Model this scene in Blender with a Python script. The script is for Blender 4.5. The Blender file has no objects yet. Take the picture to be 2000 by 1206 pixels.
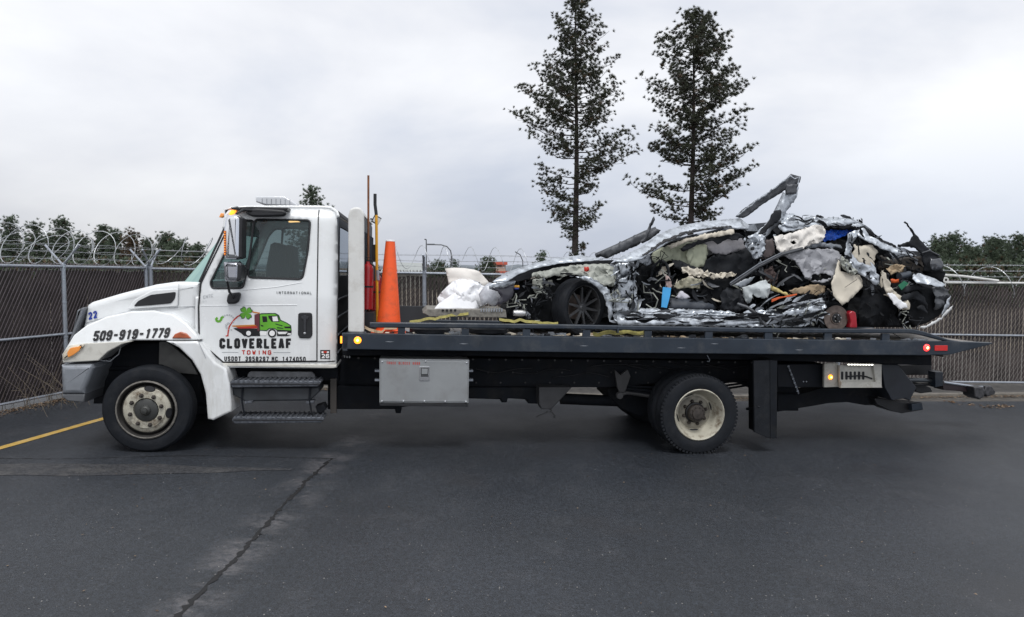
import bpy, math, random
from mathutils import Vector, Matrix, noise
from mathutils.geometry import delaunay_2d_cdt
random.seed(7)
S = bpy.context.scene
COL = S.collection
# ---------------------------------------------------------------- camera
F = 1444.0
PITCH = math.atan(78 / F)
EYE = Vector((0, 0, 2.10))
cd = bpy.data.cameras.new("camera"); cam = bpy.data.objects.new("camera", cd); COL.objects.link(cam)
cam.location = EYE; cam.rotation_euler = (math.pi / 2 - PITCH, 0, 0)
cd.sensor_width = 36; cd.lens = 36 * F / 2000; cd.clip_start = 0.1; cd.clip_end = 4000
S.camera = cam
# ---------------------------------------------------------------- overcast sky
SUN_EL, SUN_AZ = 62, 170          # sun behind the photographer, soft through cloud
w = bpy.data.worlds.new("World"); S.world = w; w.use_nodes = True
nt = w.node_tree; N = nt.nodes; Lk = nt.links; N.clear()
def nn(t, **k):
    n = N.new(t)
    for a, b in k.items(): setattr(n, a, b)
    return n
tc = nn('ShaderNodeTexCoord'); sep = nn('ShaderNodeSeparateXYZ'); Lk.new(tc.outputs['Generated'], sep.inputs[0])
mp = nn('ShaderNodeMapping'); mp.inputs['Scale'].default_value = (1.0, 1.0, 2.4); mp.inputs['Location'].default_value = (5.2, 2.3, 1.7)
Lk.new(tc.outputs['Generated'], mp.inputs[0])
n1 = nn('ShaderNodeTexNoise'); n1.inputs['Scale'].default_value = 1.7; n1.inputs['Detail'].default_value = 6; n1.inputs['Roughness'].default_value = .52; n1.inputs['Distortion'].default_value = .2
Lk.new(mp.outputs[0], n1.inputs['Vector'])
cr = nn('ShaderNodeValToRGB'); e = cr.color_ramp.elements
e[0].position = .30; e[0].color = (.66, .70, .79, 1)
e[1].position = .58; e[1].color = (1.0, 1.01, 1.035, 1)
m_ = e.new(.44); m_.color = (.85, .865, .91, 1)
Lk.new(n1.outputs[0], cr.inputs[0])
mr = nn('ShaderNodeMapRange'); mr.inputs['From Min'].default_value = -.02; mr.inputs['From Max'].default_value = .22; mr.interpolation_type = 'SMOOTHSTEP'
mr.inputs['To Min'].default_value = 0.; mr.inputs['To Max'].default_value = 1.0
Lk.new(sep.outputs[2], mr.inputs[0])
mul = nn('ShaderNodeMix', data_type='RGBA', blend_type='MULTIPLY'); mul.inputs[0].default_value = 1
mrx = nn('ShaderNodeMapRange'); mrx.inputs['From Min'].default_value = -.5; mrx.inputs['From Max'].default_value = .55; mrx.interpolation_type = 'SMOOTHSTEP'; Lk.new(sep.outputs[0], mrx.inputs[0])
hz = nn('ShaderNodeMix', data_type='RGBA'); Lk.new(mrx.outputs[0], hz.inputs[0]); hz.inputs[6].default_value = (.74, .735, .74, 1); hz.inputs[7].default_value = (.62, .67, .77, 1)
ht = nn('ShaderNodeMix', data_type='RGBA'); Lk.new(mr.outputs[0], ht.inputs[0]); Lk.new(hz.outputs[2], ht.inputs[6]); ht.inputs[7].default_value = (1, 1, 1, 1)
Lk.new(cr.outputs[0], mul.inputs[6]); Lk.new(ht.outputs[2], mul.inputs[7])
sky = nn('ShaderNodeTexSky', sky_type='NISHITA', sun_disc=False, sun_elevation=math.radians(SUN_EL), sun_rotation=math.radians(SUN_AZ))
sc_ = nn('ShaderNodeMix', data_type='RGBA', blend_type='MULTIPLY'); sc_.inputs[0].default_value = 1; sc_.inputs[7].default_value = (.1, .1, .1, 1)
Lk.new(sky.outputs[0], sc_.inputs[6])
mx = nn('ShaderNodeMix', data_type='RGBA'); mx.inputs[0].default_value = .93
Lk.new(sc_.outputs[2], mx.inputs[6]); Lk.new(mul.outputs[2], mx.inputs[7])
bg = nn('ShaderNodeBackground'); bg.inputs[1].default_value = 1.0
wo = nn('ShaderNodeOutputWorld'); Lk.new(mx.outputs[2], bg.inputs[0]); Lk.new(bg.outputs[0], wo.inputs[0])
# ---------------------------------------------------------------- sun
ld = bpy.data.lights.new("sun", 'SUN'); ld.energy = 1.7; ld.angle = math.radians(20); ld.color = (1, .99, .97)
sun = bpy.data.objects.new("sun", ld); COL.objects.link(sun)
el, az = math.radians(SUN_EL), math.radians(SUN_AZ)
sd = Vector((math.sin(az) * math.cos(el), math.cos(az) * math.cos(el), math.sin(el)))
sun.rotation_euler = sd.to_track_quat('Z', 'Y').to_euler(); sun.location = (0, -10, 30)
S.view_settings.view_transform = 'Standard'; S.view_settings.look = 'None'
S.view_settings.exposure = 0.12; S.view_settings.gamma = 1.0; S.view_settings.use_curve_mapping = False
# ================================================================ helpers
def ray(x, y):
    return Vector((0, math.cos(PITCH), -math.sin(PITCH))) + Vector((1, 0, 0)) * (x - 1000) / F + Vector((0, math.sin(PITCH), math.cos(PITCH))) * (603 - y) / F
def atY(x, y, Y):
    q = ray(x, y); return EYE + q * (Y / q.y)
O = atY(284.5, 885, 8.08)                                  # the truck's frame: ground under the near front tyre
psi, th = math.radians(7.5), math.radians(1.55)
U = Vector((math.cos(psi) * math.cos(th), math.sin(psi) * math.cos(th), -math.sin(th)))
V = Vector((-math.sin(psi), math.cos(psi), 0)); Wv = U.cross(V)
R3 = Matrix((U, V, Wv)).transposed()
def T(x, y, v=0.0):                                        # a point of the photo, on the truck's vertical plane v
    q = ray(x, y); P = EYE + q * (((O + V * v - EYE).dot(V)) / q.dot(V)) - O
    return (P.dot(U), P.dot(Wv))
def TP(x, y, v=0.0):
    a = T(x, y, v); return Vector((a[0], v, a[1]))
def TL(pts, v=0.0): return [T(x, y, v) for x, y in pts]
def gz(x, y):
    xx = max(-12.0, min(25.0, x)); t = xx - 2.6
    return .064 - .038 * (xx + 4.05) + .038 * .5 * (t + math.sqrt(t * t + .5)) + .002 * (max(-5, min(14, y)) - 8)
def G(x, y):
    q = ray(x, y); t = 5.0
    for _ in range(60):
        P = EYE + q * t; t += (P.z - gz(P.x, P.y)) / -q.z * .9 if q.z < 0 else 0
    return EYE + q * t
MATS = {}
def mat(name, col, rough=.6, metal=0., var=.12, scale=6., bump=0., bscale=40., dirt=None, dirt_amt=.35, dirt_scale=3., coat=0., emit=None, spec=.5, trans=0., alpha=1.):
    m = bpy.data.materials.new(name); m.use_nodes = True; t = m.node_tree; b = t.nodes['Principled BSDF']
    L = t.links.new; tcn = t.nodes.new('ShaderNodeTexCoord')
    nz = t.nodes.new('ShaderNodeTexNoise'); nz.inputs['Scale'].default_value = scale; nz.inputs['Detail'].default_value = 5
    L(tcn.outputs['Object'], nz.inputs['Vector'])
    rp = t.nodes.new('ShaderNodeMapRange'); rp.inputs['From Min'].default_value = .3; rp.inputs['From Max'].default_value = .7
    rp.inputs['To Min'].default_value = 1 - var; rp.inputs['To Max'].default_value = 1 + var
    L(nz.outputs[0], rp.inputs[0])
    mm = t.nodes.new('ShaderNodeMix'); mm.data_type = 'RGBA'; mm.blend_type = 'MULTIPLY'; mm.inputs[0].default_value = 1
    mm.inputs[6].default_value = (*col, 1); L(rp.outputs[0], mm.inputs[7]); out = mm.outputs[2]
    if dirt:
        n2 = t.nodes.new('ShaderNodeTexNoise'); n2.inputs['Scale'].default_value = dirt_scale; n2.inputs['Detail'].default_value = 8; n2.inputs['Roughness'].default_value = .7
        L(tcn.outputs['Object'], n2.inputs['Vector'])
        r2 = t.nodes.new('ShaderNodeMapRange'); r2.inputs['From Min'].default_value = .5; r2.inputs['From Max'].default_value = .72; r2.inputs['To Max'].default_value = dirt_amt * 2
        L(n2.outputs[0], r2.inputs[0])
        m2 = t.nodes.new('ShaderNodeMix'); m2.data_type = 'RGBA'; L(r2.outputs[0], m2.inputs[0]); L(out, m2.inputs[6]); m2.inputs[7].default_value = (*dirt, 1); out = m2.outputs[2]
    L(out, b.inputs['Base Color'])
    rr = t.nodes.new('ShaderNodeMapRange'); rr.inputs['To Min'].default_value = max(.02, rough - .12); rr.inputs['To Max'].default_value = min(1, rough + .12)
    L(nz.outputs[0], rr.inputs[0]); L(rr.outputs[0], b.inputs['Roughness'])
    b.inputs['Metallic'].default_value = metal; b.inputs['Specular IOR Level'].default_value = spec
    b.inputs['Coat Weight'].default_value = coat; b.inputs['Coat Roughness'].default_value = .08
    if trans: b.inputs['Transmission Weight'].default_value = trans
    if alpha < 1: b.inputs['Alpha'].default_value = alpha
    if bump:
        n3 = t.nodes.new('ShaderNodeTexNoise'); n3.inputs['Scale'].default_value = bscale; n3.inputs['Detail'].default_value = 6
        L(tcn.outputs['Object'], n3.inputs['Vector'])
        bp = t.nodes.new('ShaderNodeBump'); bp.inputs['Strength'].default_value = 1; bp.inputs['Distance'].default_value = bump
        L(n3.outputs[0], bp.inputs['Height']); L(bp.outputs[0], b.inputs['Normal'])
    if emit:
        b.inputs['Emission Color'].default_value = (*emit[0], 1); b.inputs['Emission Strength'].default_value = emit[1]
    MATS[name] = m; return m
def glass(name, tint, op, gc=(.9, .95, 1, 1)):
    m = bpy.data.materials.new(name); m.use_nodes = True; t = m.node_tree; t.nodes.clear(); L = t.links.new
    tr = t.nodes.new('ShaderNodeBsdfTransparent'); tr.inputs[0].default_value = (*tint, 1)
    gl = t.nodes.new('ShaderNodeBsdfGlossy'); gl.inputs['Roughness'].default_value = .03; gl.inputs[0].default_value = gc
    df = t.nodes.new('ShaderNodeBsdfDiffuse'); df.inputs[0].default_value = (.10, .13, .13, 1)
    fr = t.nodes.new('ShaderNodeFresnel'); fr.inputs[0].default_value = 1.5
    a = t.nodes.new('ShaderNodeMixShader'); a.inputs[0].default_value = op; L(tr.outputs[0], a.inputs[1]); L(df.outputs[0], a.inputs[2])
    b = t.nodes.new('ShaderNodeMixShader'); L(fr.outputs[0], b.inputs[0]); L(a.outputs[0], b.inputs[1]); L(gl.outputs[0], b.inputs[2])
    o = t.nodes.new('ShaderNodeOutputMaterial'); L(b.outputs[0], o.inputs[0]); MATS[name] = m; return m
# ---- materials
white = mat('white_paint', (.80, .82, .83), .28, var=.03, scale=2, coat=.6, dirt=(.42, .40, .36), dirt_amt=.10, dirt_scale=2.2)
dirtywhite = mat('dirty_white_paint', (.62, .61, .56), .42, var=.06, dirt=(.26, .23, .19), dirt_amt=.35, dirt_scale=5)
cream = mat('chalky_rack_paint', (.70, .70, .68), .45, var=.05, dirt=(.35, .31, .26), dirt_amt=.22, dirt_scale=4)
black = mat('black_plastic', (.014, .015, .018), .5, var=.3)
trim = mat('dark_cab_trim', (.035, .037, .043), .8, var=.2)
bedblue = mat('dark_blue_grey_steel', (.020, .029, .043), .38, var=.2, scale=3, dirt=(.075, .08, .085), dirt_amt=.3, dirt_scale=4, bump=.001, bscale=15)
frame = mat('black_chassis_steel', (.008, .010, .014), .75, spec=.22, var=.3, dirt=(.026, .025, .024), dirt_amt=.3, dirt_scale=5)
rubber = mat('tyre_rubber', (.011, .013, .017), .7, var=.2, scale=9, dirt=(.028, .029, .032), dirt_amt=.3, dirt_scale=8, bump=.002, bscale=60, spec=.22)
rimwhite = mat('worn_cream_rim', (.43, .41, .34), .5, var=.15, dirt=(.11, .075, .045), dirt_amt=.6, dirt_scale=8)
rust = mat('rusty_hub', (.045, .038, .034), .7, .2, var=.35, scale=20)
chrome = mat('chrome', (.75, .76, .78), .12, 1., var=.04)
dullmetal = mat('dull_silver_bumper', (.27, .29, .32), .42, .35, var=.12, scale=5, dirt=(.09, .09, .09), dirt_amt=.35, dirt_scale=5)
alu = mat('grey_toolbox_metal', (.33, .345, .355), .42, .45, var=.08, scale=3, dirt=(.20, .19, .18), dirt_amt=.25, dirt_scale=2.5, bump=.0015, bscale=5)
stepm = mat('worn_step_grating', (.12, .13, .15), .5, .6, var=.4, scale=30, bump=.004, bscale=90)
amber = mat('amber_lens', (.92, .34, .07), .25, var=.15, coat=.6)
amberlit = mat('lit_amber_lamp', (.9, .3, .02), .3, emit=((1, .30, .02), 2.4))
amberglow = mat('amber_mirror_indicator', (.9, .33, .04), .3, emit=((1, .33, .03), .6))
redlit = mat('lit_red_lamp', (.8, .02, .01), .3, emit=((1, .03, .03), 4.))
redhot = mat('lit_lamp_core', (1, .8, .3), .3, emit=((1, .62, .12), 9.))
redlens = mat('red_reflector', (.55, .02, .02), .25, coat=.6)
ledw = mat('lit_white_led_strip', (1, 1, .95), .3, emit=((1, .97, .85), 2.6))
rustred = mat('faded_orange_reflector', (.42, .10, .04), .4, var=.25, scale=15)
headl = mat('headlight_lens', (.62, .55, .44), .12, var=.1, coat=1.)
glasst = glass('tinted_window_glass', (.50, .60, .61), .30, (.75, .8, .85, 1))
glassg = glass('green_windshield_glass', (.55, .78, .74), .35, (.42, .60, .55, 1))
orange = mat('cone_orange', (.93, .115, .022), .5, var=.06, dirt=(.42, .09, .04), dirt_amt=.3, dirt_scale=9)
red = mat('extinguisher_red', (.42, .02, .025), .3, var=.1, coat=.5)
wood = mat('brown_wood_handle', (.20, .075, .03), .6, var=.3, scale=20)
yellow = mat('yellow_handle', (.72, .36, .02), .45, var=.1)
strapy = mat('yellow_webbing', (.29, .26, .08), .85, var=.3, scale=30, dirt=(.2, .17, .07), dirt_amt=.4, dirt_scale=14)
tarp = mat('white_plastic_sheet', (.80, .81, .84), .5, var=.03, bump=.008, bscale=7)
tarpc = mat('cream_fabric_sheet', (.72, .69, .65), .7, var=.05, bump=.008, bscale=7)
silver = mat('crushed_silver_paint', (.50, .54, .59), .36, .45, var=.22, scale=7, dirt=(.07, .075, .085), dirt_amt=.4, dirt_scale=13)
silverd = mat('bare_torn_metal', (.23, .25, .28), .45, .5, var=.45, scale=14, dirt=(.03, .03, .03), dirt_amt=.45, dirt_scale=14)
darkgrey = mat('dark_grey_pillar', (.075, .08, .09), .5, .3, var=.25, scale=10)
primer = mat('grey_green_primer', (.33, .345, .31), .55, .1, var=.12, scale=12, dirt=(.13, .13, .12), dirt_amt=.3, dirt_scale=10)
blk = mat('black_interior_plastic', (.006, .007, .009), .7, spec=.18, var=.5, scale=8, bump=.01, bscale=12)
blk2 = mat('charcoal_upholstery', (.016, .018, .022), .75, spec=.25, var=.4, scale=6, bump=.01, bscale=10)
curtain = mat('olive_airbag_curtain', (.34, .36, .27), .7, var=.1, scale=5, bump=.01, bscale=8)
greycloth = mat('grey_headliner_cloth', (.27, .265, .285), .85, var=.1, bump=.008, bscale=14)
beige = mat('beige_door_trim', (.60, .55, .46), .6, var=.06, bump=.006, bscale=6)
tan = mat('tan_foam', (.42, .32, .21), .8, var=.2, scale=12)
insul = mat('grey_insulation_panel', (.30, .305, .33), .6, .1, var=.12, scale=6, bump=.012, bscale=7)
blue = mat('bright_blue_tarp', (.015, .11, .62), .4, var=.4, scale=20, bump=.02, bscale=15)
cyan = mat('light_blue_plastic', (.07, .40, .80), .5, var=.1)
green = mat('green_card', (.02, .17, .09), .5)
ored = mat('orange_cable', (.60, .10, .02), .5)
calred = mat('red_brake_caliper', (.33, .008, .02), .35, coat=.4)
discm = mat('worn_brake_disc', (.20, .16, .14), .4, .7, var=.25, scale=20)
clearp = mat('frosted_plastic', (.55, .57, .62), .25, alpha=.72)
galv = mat('galvanised_steel', (.36, .39, .44), .45, .5, var=.12, scale=12)
wirel = mat('mauve_coated_wire', (.15, .125, .135), .5, .1, var=.15)
wirem = mat('fence_wire', (.20, .175, .165), .5, .4, var=.15)
razor = mat('razor_wire', (.50, .52, .54), .4, .6, var=.1)
slatm = mat('brown_privacy_slats', (.040, .032, .031), .7, var=.6, scale=2.2, dirt=(.07, .06, .052), dirt_amt=.3, dirt_scale=1.1)
bark = mat('pine_bark', (.035, .028, .026), .9, var=.4, scale=8, bump=.02, bscale=12)
needles = mat('pine_needles', (.050, .058, .036), .75, var=.55, scale=.9)
needlesd = mat('dark_pine_needles', (.085, .115, .075), .75, var=.5, scale=1.2)
needlesb = mat('browned_pine_needles', (.095, .065, .038), .8, var=.4, scale=1.2)
ink = mat('black_vinyl', (.006, .006, .008), .4)
inkblue = mat('blue_vinyl', (.015, .04, .30), .4)
inkred = mat('red_vinyl', (.50, .035, .02), .4)
inkgrey = mat('grey_vinyl', (.36, .38, .40), .4)
inkgreen = mat('green_vinyl', (.13, .42, .03), .4)
inkdg = mat('dark_green_vinyl', (.01, .05, .015), .4)
inkor = mat('orange_vinyl', (.60, .22, .03), .4)
inkw = mat('white_vinyl', (.85, .85, .85), .4)
deckm = mat('worn_deck_steel', (.22, .20, .18), .5, .3, var=.3, scale=5)
# road film on the lower body paint
t_ = white.node_tree; b_ = t_.nodes['Principled BSDF']; src = b_.inputs['Base Color'].links[0].from_socket
tc_ = t_.nodes.new('ShaderNodeTexCoord'); sx_ = t_.nodes.new('ShaderNodeSeparateXYZ'); t_.links.new(tc_.outputs['Object'], sx_.inputs[0])
r1_ = t_.nodes.new('ShaderNodeMapRange'); r1_.inputs['From Min'].default_value = 1.45; r1_.inputs['From Max'].default_value = .7; r1_.inputs['To Max'].default_value = .55; t_.links.new(sx_.outputs[2], r1_.inputs[0])
mp_ = t_.nodes.new('ShaderNodeMapping'); mp_.inputs['Scale'].default_value = (9, 9, 1.6); t_.links.new(tc_.outputs['Object'], mp_.inputs[0])
nz_ = t_.nodes.new('ShaderNodeTexNoise'); nz_.inputs['Scale'].default_value = 1.4; nz_.inputs['Detail'].default_value = 7; nz_.inputs['Roughness'].default_value = .7; t_.links.new(mp_.outputs[0], nz_.inputs['Vector'])
r2_ = t_.nodes.new('ShaderNodeMapRange'); r2_.inputs['From Min'].default_value = .38; r2_.inputs['From Max'].default_value = .68; t_.links.new(nz_.outputs[0], r2_.inputs[0])
mu_ = t_.nodes.new('ShaderNodeMath'); mu_.operation = 'MULTIPLY'; t_.links.new(r1_.outputs[0], mu_.inputs[0]); t_.links.new(r2_.outputs[0], mu_.inputs[1])
mz_ = t_.nodes.new('ShaderNodeMix'); mz_.data_type = 'RGBA'; t_.links.new(mu_.outputs[0], mz_.inputs[0]); t_.links.new(src, mz_.inputs[6]); mz_.inputs[7].default_value = (.46, .45, .41, 1); t_.links.new(mz_.outputs[2], b_.inputs['Base Color'])
# ---------------------------------------------------------------- object plumbing
class Root:
    def __init__(s, name, label, cat, off=(0, 0, 0), truck=True, group=None):
        s.off = Vector(off); s.truck = truck
        s.obj = bpy.data.objects.new(name, None); COL.objects.link(s.obj); s.obj.empty_display_size = .2
        s.obj.matrix_world = s.mw(); tag(s.obj, label, cat, group)
    def mw(s):
        if s.truck: return Matrix.Translation(O + R3 @ s.off) @ R3.to_4x4()
        return Matrix.Translation(s.off)
def tag(o, label=None, cat=None, group=None, kind=None):
    for k, v in (('label', label), ('category', cat), ('group', group), ('kind', kind)):
        if v: o[k] = v
    return o
class MB:
    def __init__(s): s.v = []; s.f = []; s.m = []
    def add(s, vs, fs, mi=0):
        b = len(s.v); s.v += [tuple(p) for p in vs]; s.f += [tuple(b + i for i in f) for f in fs]; s.m += [mi] * len(fs); return s
    def box(s, a, b, mi=0, jit=0):
        (x0, y0, z0), (x1, y1, z1) = a, b
        return s.add([(x0, y0, z0), (x1, y0, z0), (x1, y1, z0), (x0, y1, z0), (x0, y0, z1), (x1, y0, z1), (x1, y1, z1), (x0, y1, z1)],
              [(0, 3, 2, 1), (4, 5, 6, 7), (0, 1, 5, 4), (1, 2, 6, 5), (2, 3, 7, 6), (3, 0, 4, 7)], mi)
    def prism(s, pts, v0, v1, r=.0, seg=3, mi=0, vadd=None):
        """polygon in the (u,w) plane extruded from v0 to v1, rounded near and far rims"""
        P = [Vector(p) for p in pts]
        if sum(P[i - 1].x * P[i].y - P[i].x * P[i - 1].y for i in range(len(P))) < 0: P.reverse()
        n = len(P); nrm = []
        for i in range(n):
            a = (P[i] - P[i - 1]); b = (P[(i + 1) % n] - P[i])
            a = Vector((a.y, -a.x)).normalized() if a.length > 1e-6 else Vector((0, 0)); b = Vector((b.y, -b.x)).normalized() if b.length > 1e-6 else a
            m = a + b; m = m.normalized() if m.length > 1e-6 else a
            nrm.append(m / max(.5, m.dot(a)))
        rings = []
        if r > 0:
            for k in range(seg + 1):
                t = k / seg * math.pi / 2; rings.append((r * (math.sin(t) - 1), v0 + r * (1 - math.cos(t))))
            for k in range(seg, -1, -1):
                t = k / seg * math.pi / 2; rings.append((r * (math.sin(t) - 1), v1 - r * (1 - math.cos(t))))
        else: rings = [(0, v0), (0, v1)]
        vs = []
        for o_, vv in rings:
            for i in range(n):
                q = P[i] + nrm[i] * o_; vs.append((q.x, vv + (vadd(q.x, q.y) if vadd else 0), q.y))
        fs = []
        for k in range(len(rings) - 1):
            for i in range(n):
                j = (i + 1) % n; fs.append((k * n + i, k * n + j, (k + 1) * n + j, (k + 1) * n + i))
        fs.append(tuple(range(n))); fs.append(tuple(range((len(rings) - 1) * n, len(rings) * n))[::-1])
        return s.add(vs, fs, mi)
    def tube(s, path, r, n=8, mi=0, cap=True, r2=None):
        path = [Vector(p) for p in path]; vs = []; K = len(path); side = None
        for i, p in enumerate(path):
            d = (path[min(i + 1, K - 1)] - path[max(i - 1, 0)]); d = d.normalized() if d.length > 1e-9 else Vector((0, 0, 1))
            if side is None or side.cross(d).length < 1e-3: side = d.orthogonal().normalized()
            side = (side - d * side.dot(d)).normalized(); o2 = d.cross(side)
            rr = r if r2 is None else r + (r2 - r) * i / max(1, K - 1)
            for k in range(n):
                a = 2 * math.pi * k / n; vs.append(p + (side * math.cos(a) + o2 * math.sin(a)) * rr)
        fs = []
        for i in range(K - 1):
            for k in range(n):
                j = (k + 1) % n; fs.append((i * n + k, i * n + j, (i + 1) * n + j, (i + 1) * n + k))
        if cap: fs.append(tuple(range(n))[::-1]); fs.append(tuple(range((K - 1) * n, K * n)))
        return s.add(vs, fs, mi)
    def lathe(s, prof, c, n=48, mi=0, ax='v', squash=None):
        """prof = [(radius, along)] about an axis through c"""
        vs = []; c = Vector(c)
        for r, a in prof:
            for k in range(n):
                t = 2 * math.pi * k / n; x, y = r * math.cos(t), r * math.sin(t)
                p = Vector((x, a, y)) if ax == 'v' else (Vector((x, y, a)) if ax == 'w' else Vector((a, x, y)))
                p = c + p
                if squash is not None: p.z = max(p.z, squash)
                vs.append(p)
        fs = []
        for i in range(len(prof) - 1):
            for k in range(n):
                j = (k + 1) % n; fs.append((i * n + k, i * n + j, (i + 1) * n + j, (i + 1) * n + k))
        if prof[0][0] > 1e-4 and prof[0][0] < .12: fs.append(tuple(range(n))[::-1])
        if prof[-1][0] > 1e-4 and prof[-1][0] < .12: fs.append(tuple(range((len(prof) - 1) * n, len(prof) * n)))
        return s.add(vs, fs, mi)
    def xf(s, M):
        s.v = [tuple(M @ Vector(p)) for p in s.v]; return s
    def build(s, name, mats, root=None, parent=None, smooth=35, solid=0, kind=None, label=None, innermat=False, truck=True, off=None, cat=None, group=None, shrinkwrap=None):
        me = bpy.data.meshes.new(name)
        o0 = root.off if root else Vector(off or (0, 0, 0))
        me.from_pydata([(x - o0.x, y - o0.y, z - o0.z) for x, y, z in s.v], [], s.f)
        mats = mats if isinstance(mats, (list, tuple)) else [mats]
        for m in mats: me.materials.append(m)
        if len(mats) > 1 and not innermat: me.polygons.foreach_set('material_index', s.m)
        me.update(); me.validate()
        if smooth:
            me.shade_smooth(); me.set_sharp_from_angle(angle=math.radians(smooth))
        o = bpy.data.objects.new(name, me); COL.objects.link(o)
        if root: o.parent = parent or root.obj
        else: o.matrix_world = (Matrix.Translation(O + R3 @ o0) @ R3.to_4x4()) if truck else Matrix.Translation(o0)
        if solid:
            md = o.modifiers.new('thickness', 'SOLIDIFY'); md.thickness = solid; md.offset = 0
            if innermat: md.material_offset = 1; md.material_offset_rim = 0; md.offset = innermat
        elif smooth and len(s.f) < 4000:
            wn_ = o.modifiers.new('weighted_normals', 'WEIGHTED_NORMAL'); wn_.keep_sharp = True
        tag(o, label, cat, group, kind); return o
def dup(o, delta=(0, 0, 0), parent=None, top=True):
    c = o.copy(); COL.objects.link(c); c.parent = parent if parent else o.parent
    if top: c.location = o.location + Vector(delta)
    for ch in o.children: dup(ch, parent=c, top=False)
    return c
def inside(p, poly):
    x, y = p; c = False; n = len(poly)
    for i in range(n):
        x0, y0 = poly[i - 1]; x1, y1 = poly[i]
        if (y0 > y) != (y1 > y) and x < (x1 - x0) * (y - y0) / (y1 - y0 + 1e-12) + x0: c = not c
    return c
def tri_poly(loops, sp, rnd=.35):
    """triangulate outline loops[0] minus holes loops[1:] with interior points at spacing sp"""
    vs = []; ed = []
    for lp in loops:
        b = len(vs); pts = []
        for i in range(len(lp)):
            a, c = Vector(lp[i]), Vector(lp[(i + 1) % len(lp)]); k = max(1, int((c - a).length / sp))
            for j in range(k): pts.append(a.lerp(c, j / k))
        vs += pts; ed += [(b + i, b + (i + 1) % len(pts)) for i in range(len(pts))]
    xs = [p[0] for p in loops[0]]; ys = [p[1] for p in loops[0]]; nb = len(vs)
    x = min(xs) + sp / 2; row = 0
    while x < max(xs):
        y = min(ys) + sp / 2 + (row % 2) * sp / 2
        while y < max(ys):
            q = (x + random.uniform(-rnd, rnd) * sp, y + random.uniform(-rnd, rnd) * sp)
            if inside(q, loops[0]) and not any(inside(q, h) for h in loops[1:]):
                if all((Vector(q) - vs[i]).length > sp * .45 for i in range(nb)): vs.append(Vector(q))
            y += sp
        x += sp * .87; row += 1
    r = delaunay_2d_cdt(vs, ed, [], 0, 1e-5)
    ov = r[0]; tr = []
    for f in r[2]:
        c = sum((ov[i] for i in f), Vector((0, 0))) / len(f)
        if inside(c, loops[0]) and not any(inside(c, h) for h in loops[1:]): tr.append(tuple(f))
    return ov, tr
def torn(lp, t, seed):
    out = []; n = len(lp)
    for i in range(n):
        a, b = Vector(lp[i]), Vector(lp[(i + 1) % n]); L = (b - a).length; k = max(1, int(L / .022)); nr = Vector((a.y - b.y, b.x - a.x)).normalized() if L > 0 else Vector((0, 0))
        for j in range(k):
            p = a.lerp(b, j / k); q = Vector((p.x * 28 + seed, p.y * 28, 3.3)); r = noise.noise(q) + .6 * noise.noise(q * 2.7)
            out.append(tuple(p + nr * r * t * 1.6))
    return out
def sheet(mb, px, v, amp=.03, sp=.06, fr=7., tu=0., tw=0., bulge=0., holes=(), mi=0, seed=0, ridge=True, inp=.0, st=1., tear=0.):
    """crumpled sheet: a photo outline laid on depth v, folded with ridged noise; tu, tw tilt it, bulge swells its middle"""
    lp = [TL(px, v)] + [TL(h, v) for h in holes]
    if tear: lp = [torn(l, tear, seed + i) for i, l in enumerate(lp)]
    ov, tr = tri_poly(lp, sp); cu = sum(p.x for p in ov) / len(ov); cw = sum(p.y for p in ov) / len(ov)
    ru = max(abs(p.x - cu) for p in ov) + 1e-6; rw = max(abs(p.y - cw) for p in ov) + 1e-6
    vs = []
    for p in ov:
        q = Vector((p.x * fr * st + seed * 3.1, p.y * fr, seed * 7.7))
        a = noise.noise(q); b = noise.noise(q * 2.3 + Vector((5, 1, 2)))
        d = (1 - 2 * abs(a) * 1.6) + .45 * (1 - 2 * abs(b) * 1.6) if ridge else (a * 1.6 + b * .5)
        k = max(0, 1 - ((p.x - cu) / ru) ** 2) * max(0, 1 - ((p.y - cw) / rw) ** 2)
        vs.append((p.x + inp * b, v - d * amp + (p.x - cu) * tu + (p.y - cw) * tw - bulge * math.sqrt(k), p.y + inp * a))
    return mb.add(vs, tr, mi)
def pxprism(px, v0, v1, r=.01, seg=3): return MB().prism(TL(px, v0), v0, v1, r, seg)
def rrect(x0, y0, x1, y1, r, n=4):
    out = []
    for cx, cy, a0 in ((x1 - r, y0 + r, -90), (x1 - r, y1 - r, 0), (x0 + r, y1 - r, 90), (x0 + r, y0 + r, 180)):
        for k in range(n + 1):
            a = math.radians(a0 + 90 * k / n); out.append((cx + r * math.cos(a), cy + r * math.sin(a)))
    return out
def roundpoly(pts, r, n=4):
    out = []
    for i in range(len(pts)):
        p = Vector(pts[i]); a = Vector(pts[i - 1]) - p; b = Vector(pts[(i + 1) % len(pts)]) - p
        rr = min(r, a.length * .45, b.length * .45); A = p + a.normalized() * rr; B = p + b.normalized() * rr
        for k in range(n + 1):
            t = k / n; out.append(tuple(A * (1 - t) ** 2 + p * 2 * t * (1 - t) + B * t * t))
    return out
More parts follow.
